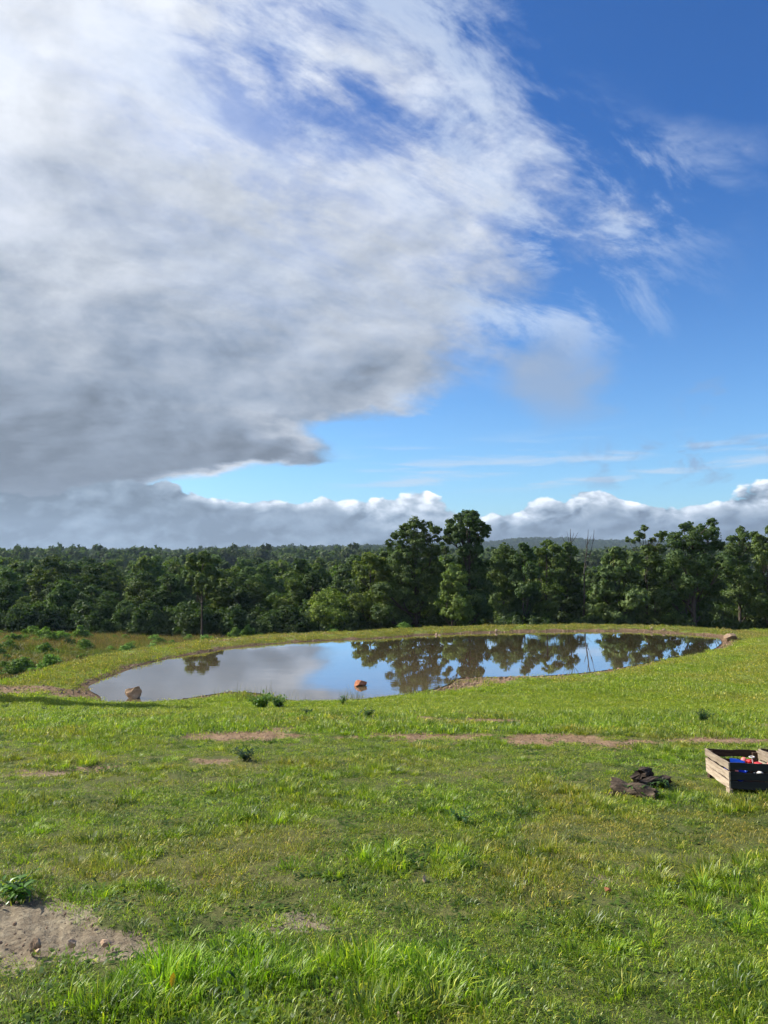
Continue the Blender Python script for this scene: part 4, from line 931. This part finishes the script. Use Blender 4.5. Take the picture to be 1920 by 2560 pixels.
def build_rocks():
    p = on_plane(337, 1745); rock((p[0], p[1], WZ), .52, .40, .34, 3, 'sandstone', 'pale layered boulder standing in the shallow left end of the pond', 'boulder', .15, .2, 'boulder').color = (.80, .74, .68, 1)
    p = on_plane(902, 1714); o = rock((p[0], p[1], WZ), .62, .42, .17, 13, 'red_stone', 'rust red rock breaking the pond surface near the centre', 'boulder', .2, .5, 'boulder')
    p = on_plane(1812, 1604); rock((p[0] + .2, p[1], WZ + .1), .75, .6, .42, 21, 'clod', 'brown boulder at the right tip of the pond', 'boulder', .3, .4, 'boulder')
    p = hit(265, 1778); rock(p, .24, .16, .10, 30, 'clod', 'flat dark rock on the shaded bank below the left boulder')
    p = hit(1520, 2232); rock(p, .035, .028, .036, 31, 'red_stone', 'small orange stone on the bare spot in the right foreground', 'stone', .2, cat='stone')
    p = hit(1061, 2205); rock(p, .035, .03, .03, 32, 'sandstone', 'pale pebble in the grass at mid foreground', 'stone', .1, cat='stone')
    p = hit(42 , 2556); p = hit(1002, 2553); rock(p, .035, .03, .03, 33, 'sandstone', 'grey pebble at the bottom edge in the grass', 'stone', .1, cat='stone')
    p = hit(84, 2380); rock(p, .055, .04, .055, 34, 'clod', 'largest wedge-shaped stone on the bare soil', 'stone', .25, .4, 'stone')
    p = hit(268, 2362); rock(p, .10, .05, .022, 35, 'sandstone', 'flat pale stone slab on the right of the bare soil', 'stone', .25, .1, 'stone')
    p = hit(180, 2362); rock(p, .045, .035, .028, 36, 'sandstone', 'yellowish stone among the clods on the bare soil', 'stone', .25, .4, 'stone')
    p = hit(94, 2386); rock(p, .03, .025, .02, 37, 'sandstone', 'tiny white pebble below the wedge-shaped stone', 'stone', .1, cat='stone')
    for i_, (px, py) in enumerate(((1628,1574),(1660,1576),(1090,1590),(1100,1591),(1240,1578))):
        p = hit(px, py); rock(p, .22, .16, .14, 50 + i_, 'sandstone', 'pale stone lying on the far muddy bank', 'stone', .2, cat='stone', group='pale stones on the far bank')
    # crumbs of soil on the bare patch and clods on the clay: one scatter
    r = np.random.default_rng(9); src = [rock_mesh('clod', 1, 1, .8, 70 + i_, 'clod', 6, 1) for i_ in range(5)]
    cs = hidden_coll('clod_source', src)
    x, y = sector(60000, 2.4, 15, -40, 40, r); soil, shore, lush, dry = masks(x, y); k = (r.random(len(x)) < soil ** 2 * .8) ; x, y = x[k], y[k]
    s = .004 + .018 * r.random(len(x)) ** 5
    x2 = -15 + 36 * r.random(60000); y2 = 24 + 28 * r.random(60000); sd = pond_sd(x2, y2); _, shore, _, _ = masks(x2, y2, sd); k = (sd > .02) & (r.random(len(x2)) < shore * .75); x2, y2 = x2[k], y2[k]
    s2 = .03 + .10 * r.random(len(x2)) ** 3
    x = np.concatenate((x, x2)); y = np.concatenate((y, y2)); s = np.concatenate((s, s2)); N = len(x); z = height(x, y)
    print('clods', N)
    rot = r.random((N, 3)) * 6.28; scatter('soil_clods', np.stack((x, y, z + s * .05), 1), rot, np.stack((s, s, s * .8), 1), r.integers(0, 5, N), np.ones((N, 3)), cs, 'crumbs of soil and grit on bare ground and muddy bank')
build_rocks()

# ------------------------------------------------------------------ wooden crates, toys, logs, fence
def board(name, a, b, hgt, thick, mat, parent, seed, wob=.004):
    """rough sawn plank from a to b (lower edge centre line), hgt tall"""
    r = random.Random(seed); a = Vector(a); b = Vector(b); L = (b - a).length; d = (b - a).normalized(); nrm = d.cross(Vector((0, 0, 1))).normalized()
    bm = bmesh.new(); K = 6; rings = []
    for i_ in range(K + 1):
        t = i_ / K; c = a + d * (L * t); lo = r.uniform(-wob, wob); hi = r.uniform(-wob, wob); bow = r.uniform(-wob, wob) * .5
        q = [bm.verts.new(c + nrm * (s * thick / 2 + bow) + Vector((0, 0, z_))) for s, z_ in ((-1, lo), (1, lo), (1, hgt + hi), (-1, hgt + hi))]; rings.append(q)
    for i_ in range(K):
        for j_ in range(4): bm.faces.new((rings[i_][j_], rings[i_][(j_ + 1) % 4], rings[i_ + 1][(j_ + 1) % 4], rings[i_ + 1][j_]))
    bm.faces.new(rings[0][::-1]); bm.faces.new(rings[-1])
    bmesh.ops.recalc_face_normals(bm, faces=bm.faces); bmesh.ops.bevel(bm, geom=[e for e in bm.edges if e.calc_face_angle(0) > 1], offset=.0018, segments=1, affect='EDGES')
    o = bm_obj(name, bm, M[mat], parent); return o
def box(name, c, s, mat, parent, bev=.002):
    bm = bmesh.new(); bmesh.ops.create_cube(bm, size=1)
    for v_ in bm.verts: v_.co = Vector((v_.co.x * s[0] + c[0], v_.co.y * s[1] + c[1], v_.co.z * s[2] + c[2]))
    bmesh.ops.bevel(bm, geom=bm.edges[:], offset=bev, segments=1, affect='EDGES'); return bm_obj(name, bm, M[mat], parent)
FL = hit(1826, 1984); BL = hit(1767, 1940)
def build_crates():
    dv = (BL - FL)[:2]; dep = .95; rz = math.atan2(dv[1], dv[0]) - math.pi / 2; wid = .52
    drop = (gz(*(FL[:2] + dv / np.linalg.norm(dv) * dep)) - FL[2])
    print('crate depth', np.linalg.norm(dv), 'rz', math.degrees(rz), 'drop', drop)
    def crate(loc, seed, lab):
        c = empty('wooden_crate', loc, rz); c.rotation_euler = (math.atan2(drop, dep), 0, rz); tag(c, lab, 'crate', 'weathered wooden crates at the right edge')
        bh, g = .072, .009; z0 = .045
        for j_ in range(3):
            zz_ = z0 + j_ * (bh + g) + (.010 if j_ == 2 else 0)
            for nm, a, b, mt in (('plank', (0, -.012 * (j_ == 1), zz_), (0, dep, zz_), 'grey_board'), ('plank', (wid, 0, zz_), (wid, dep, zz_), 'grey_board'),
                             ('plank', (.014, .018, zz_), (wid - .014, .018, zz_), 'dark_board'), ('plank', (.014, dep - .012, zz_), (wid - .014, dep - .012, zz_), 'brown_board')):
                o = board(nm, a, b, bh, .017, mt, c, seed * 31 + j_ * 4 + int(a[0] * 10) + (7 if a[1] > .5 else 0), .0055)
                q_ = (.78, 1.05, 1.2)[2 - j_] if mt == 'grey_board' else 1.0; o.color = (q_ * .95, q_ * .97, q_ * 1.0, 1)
                if mt == 'dark_board' and j_ == 0: o['label'] = 'near-black lowest front plank'  # front planks use the near-black board colour
        for x_ in (.035, wid - .035):
            for y_ in (.050, dep - .044):
                box('corner_post', (x_, y_, .155), (.05, .045, .235), 'brown_board', c)
        for k in range(5): box('floor_slat', (wid / 2, .12 + k * (dep - .24) / 4, .052), (wid - .045, .13, .014), 'brown_board', c)
        # worn pale end of the bottom plank touching the grass
        box('foot', (.004, .05, .022), (.030, .13, .042), 'grey_board', c); box('foot', (.004, dep - .12, .022), (.030, .10, .042), 'brown_board', c)
        return c
    c1 = crate(FL, 3, 'weathered wooden crate holding blue and red toys')
    e = np.array([math.cos(rz), math.sin(rz)]); f = np.array([-math.sin(rz), math.cos(rz)])
    p2 = FL[:2] + e * (wid + .035) + f * .04
    crate((p2[0], p2[1], FL[2] + .012), 5, 'second wooden crate, only its pale side plank and dark corner in view')
    def W_(x_, y_, z_):
        q = FL[:2] + e * x_ + f * y_; return Vector((q[0], q[1], FL[2] + z_ + drop / dep * y_))
    # blue toy scoop / tray
    t = empty('toy_scoop', W_(.16, .42, .115), rz); t.rotation_euler = (R(12), R(-20), rz + .35); tag(t, 'bright blue plastic toy scoop leaning inside the crate', 'toy')
    bm = bmesh.new(); L_, w_, h_ = .24, .13, .10; out = []; inn = []
    sec = [(-1, .0, .85), (-.55, -.0, 1.0), (.3, .0, 1.0), (1, .06, .75)]
    for s_, up, wf in sec:
        hh = h_ * (1.9 - .8 * (s_ + 1) / 2); o_ = [bm.verts.new((w_ / 2 * q * wf, s_ * L_ / 2, z_)) for q, z_ in ((-1, hh), (-.72, up * h_), (.72, up * h_), (1, hh))]; out.append(o_)
    for i_ in range(3):
        for j_ in range(3): bm.faces.new((out[i_][j_], out[i_][j_ + 1], out[i_ + 1][j_ + 1], out[i_ + 1][j_]))
    bm.faces.new(out[0]); bmesh.ops.solidify(bm, geom=bm.faces[:], thickness=.005)
    bm_obj('bowl', bm, M['blue_plastic'], t)
    box('handle', (0, -.16, .150), (.028, .10, .020), 'blue_plastic', t, .008)
    # red ride-on style toy digger
    d = empty('toy_tractor', W_(.345, .42, .125), rz); d.rotation_euler = (R(4), 0, rz - 1.1); tag(d, 'red plastic toy tractor lying in the crate', 'toy')
    box('body', (0, 0, .075), (.19, .075, .055), 'red_plastic', d, .012); box('hood', (.055, 0, .115), (.085, .06, .035), 'red_plastic', d, .012); box('seat', (-.06, 0, .118), (.06, .06, .03), 'red_plastic', d, .012)
    for x_, rr in ((-.06, .052), (.07, .036)):
        for s_ in (-1, 1):
            bm = bmesh.new(); bmesh.ops.create_cone(bm, cap_ends=True, segments=24, radius1=rr, radius2=rr, depth=.026, matrix=Matrix.Translation((x_, s_ * .056, rr - .005)) @ Matrix.Rotation(R(90), 4, 'X'))
            bmesh.ops.bevel(bm, geom=[q for q in bm.edges if len(q.link_faces[0].verts) > 6 or len(q.link_faces[1].verts) > 6], offset=.005, segments=2, affect='EDGES'); w = bm_obj('wheel', bm, M['black_rubber'], d)
            bm = bmesh.new(); bmesh.ops.create_cone(bm, cap_ends=True, segments=16, radius1=rr * .5, radius2=rr * .4, depth=.008, matrix=Matrix.Translation((x_, s_ * .072, rr - .005)) @ Matrix.Rotation(R(90), 4, 'X')); bm_obj('hub', bm, M['white_plastic'], w)
    V, F = tube([(-.02, 0, .10), (-.03, 0, .165)], [.004, .004], 6); link('steering_column', mesh_np('steering_column', np.array(V), [q for f_ in F for q in f_], np.full(len(F), 4), [M['white_plastic']]), d)
    ring = [(-.03 + .025 * math.cos(a), .025 * math.sin(a), .168) for a in np.linspace(0, 6.2832, 13)]; V, F = tube(ring, [.004] * 13, 6); link('steering_wheel', mesh_np('steering_wheel', np.array(V), [q for f_ in F for q in f_], np.full(len(F), 4), [M['white_plastic']]), d)
    def ball(loc, rad, mat, lab):
        bm = bmesh.new(); bmesh.ops.create_uvsphere(bm, u_segments=24, v_segments=14, radius=rad)
        for v_ in bm.verts:
            if abs(v_.co.z) < rad * .12: v_.co.x *= 1.03; v_.co.y *= 1.03
        for f_ in bm.faces: f_.smooth = True
        o = bm_obj('toy_ball', bm, M[mat], None); o.location = loc; tag(o, lab, 'ball'); return o
    ball(W_(.262, .50, .25), .030, 'pink_plastic', 'pink toy ball beside the blue scoop')
    ball(W_(.44, .26, .25), .028, 'pink_plastic', 'pink toy ball at the right side of the first crate')
    ball(W_(.09, .14, .185), .026, 'pink_plastic', 'pink toy ball showing through the gap in the crate side')
    ball(W_(.30, .10, .175), .034, 'white_plastic', 'white toy ball behind the front planks')
    ball(W_(.14, .12, .14), .030, 'blue_plastic', 'small blue toy ball behind the front planks')
build_crates()
def build_logs():
    def log(pa, pb, ra, rb, seed, lab, lift=0.0):
        r = np.random.default_rng(seed); a = hit(*pa); b = hit(*pb); a[2] += ra * .6 + lift; b[2] += rb * .6 + lift; c = (a + b) / 2
        K, SD = 22, 22; pts = [a + (b - a) * i_ / K - c + np.array([0, 0, .012 * math.sin(i_ * .5 + seed)]) for i_ in range(K + 1)]; V, F = tube(pts, [ra + (rb - ra) * i_ / K for i_ in range(K + 1)], SD)
        V = np.array(V).reshape(K + 1, SD, 3); prof = 1 + .22 * np.sign(np.sin(np.arange(SD) * 6.283 / SD * 2 + seed)) * np.abs(np.sin(np.arange(SD) * 6.283 / SD * 2 + seed)) + r.normal(0, .07, SD)
        ax = (b - a) / np.linalg.norm(b - a)
        for i_ in range(K + 1):
            for j_ in range(SD):
                q = prof[j_] - 1 + mnoise.noise(Vector((j_ * 1.1, i_ * .16, seed * 3.3))) * .12 + mnoise.noise(Vector((j_ * 2.9, i_ * .25, seed))) * .10; V[i_, j_] += (V[i_, j_] - pts[i_]) * q
                if i_ in (0, K): V[i_, j_] += ax * r.normal(0, .018)
        bm = bmesh.new(); vs = [bm.verts.new(q) for q in V.reshape(-1, 3)]
        for f_ in F: bm.faces.new([vs[q] for q in f_])
        for en, pt in ((vs[:SD][::-1], pts[0] + ax * .03), (vs[-SD:], pts[-1] - ax * .03)):
            cv = bm.verts.new(pt)
            for q in range(SD): bm.faces.new((en[q], en[(q + 1) % SD], cv))
        o = bm_obj('log', bm, M['charred_log'], None); o.location = c; o.color = (1, 1, 1, 1) if seed == 1 else (.5, .5, .55, 1); tag(o, lab, 'log', 'charred logs in the grass'); return o
    log((1534, 1984), (1642, 1996), .085, .060, 1, 'thicker brown log at the front of the small log pile')
    log((1590, 1972), (1668, 1962), .045, .055, 2, 'dark charred log crossing behind the brown one', .02)
    log((1598, 1962), (1622, 1958), .07, .06, 3, 'short blackened log stub at the back of the pile', .06)
    for i_, (px, py) in enumerate(((1545,1985),(1572,1990),(1600,1994),(1630,1990),(1655,1972))):
        leafy(500 + i_, .12, .16, 9, 4, .07, (1.2, 1.2, .7), 'grass_tuft', hit(px, py), 'ragged grass tuft growing against the log pile', 'grass tuft', 'tufts against the log pile')
    # fallen branch on the dam
    a = at_dist(505, 1606, 58); a[2] = gz(a[0], 58) + .1; b = at_dist(560, 1596, 60); b[2] = gz(b[0], 60) + .75
    V, F = join_tubes([tube([a * 0, (b - a) * .5 + np.array([0, 0, .05]), b - a], [.07, .05, .02], 6), tube([(b - a) * .4, (b - a) * .7 + np.array([.2, .1, .35])], [.03, .01], 5)])
    o = link('fallen_branch', mesh_np('fallen_branch', V, [q for f_ in F for q in f_], np.full(len(F), 4), [M['dead_wood']])); o.location = a; tag(o, 'bare fallen branch beside the slim tree on the dam', 'branch')
    # board fence at the right end
    f0 = at_dist(1882, 1576, 55); g = empty('wooden_fence', (f0[0], 55, gz(f0[0], 55))); tag(g, 'low green wooden rail fence at the right end of the dam', 'fence')
    top = at_dist(1882, 1573, 55)[2] - g.location.z
    for k in range(7):
        x_ = k * 2.2; zb = gz(f0[0] + x_, 55 - k * .5) - g.location.z; box('post', (x_, -k * .5, zb / 2 + top / 2 - .1), (.11, .11, top - zb + .3), 'fence_wood', g)
    for z_ in (top - .02, top - .30, top - .58):
        board('rail', (-.1, -.07, z_ - .06), (13.3, -3.10, z_ - .22), .11, .03, 'fence_wood', g, int(z_ * 100))
    # yellow fallen leaf
    p = hit(430, 2495); bm = bmesh.new()
    vs = [bm.verts.new(q) for q in ((0, -.028, .0), (.013, -.008, .004), (.011, .016, .006), (0, .03, .012), (-.011, .016, .006), (-.013, -.008, .004), (0, 0, 0))]
    for i_ in range(6): bm.faces.new((vs[i_], vs[(i_ + 1) % 6], vs[6]))
    bmesh.ops.solidify(bm, geom=bm.faces[:], thickness=.0006); o = bm_obj('fallen_leaf', bm, M['yellow_leaf']); o.location = (p[0], p[1], p[2] + .075); o.rotation_euler = (.9, .2, .4); tag(o, 'yellow fallen leaf caught in the front grass', 'leaf')
build_logs()

# ------------------------------------------------------------------ air
bm = bmesh.new(); bmesh.ops.create_cube(bm, size=1)
for v_ in bm.verts: v_.co = Vector((v_.co.x * 6600, v_.co.y * 6600, 55 + v_.co.z * 180))
m_, k, out = material('haze'); pv = k.new('ShaderNodeVolumePrincipled'); pv.inputs['Color'].default_value = (.50, .66, .90, 1); pv.inputs['Density'].default_value = .00014; pv.inputs['Anisotropy'].default_value = .2
k.l.new(pv.outputs[0], out.inputs['Volume']); hz_ = bm_obj('haze', bm, m_); tag(hz_, 'thin blue air between the viewer and the far hills', kind='stuff')
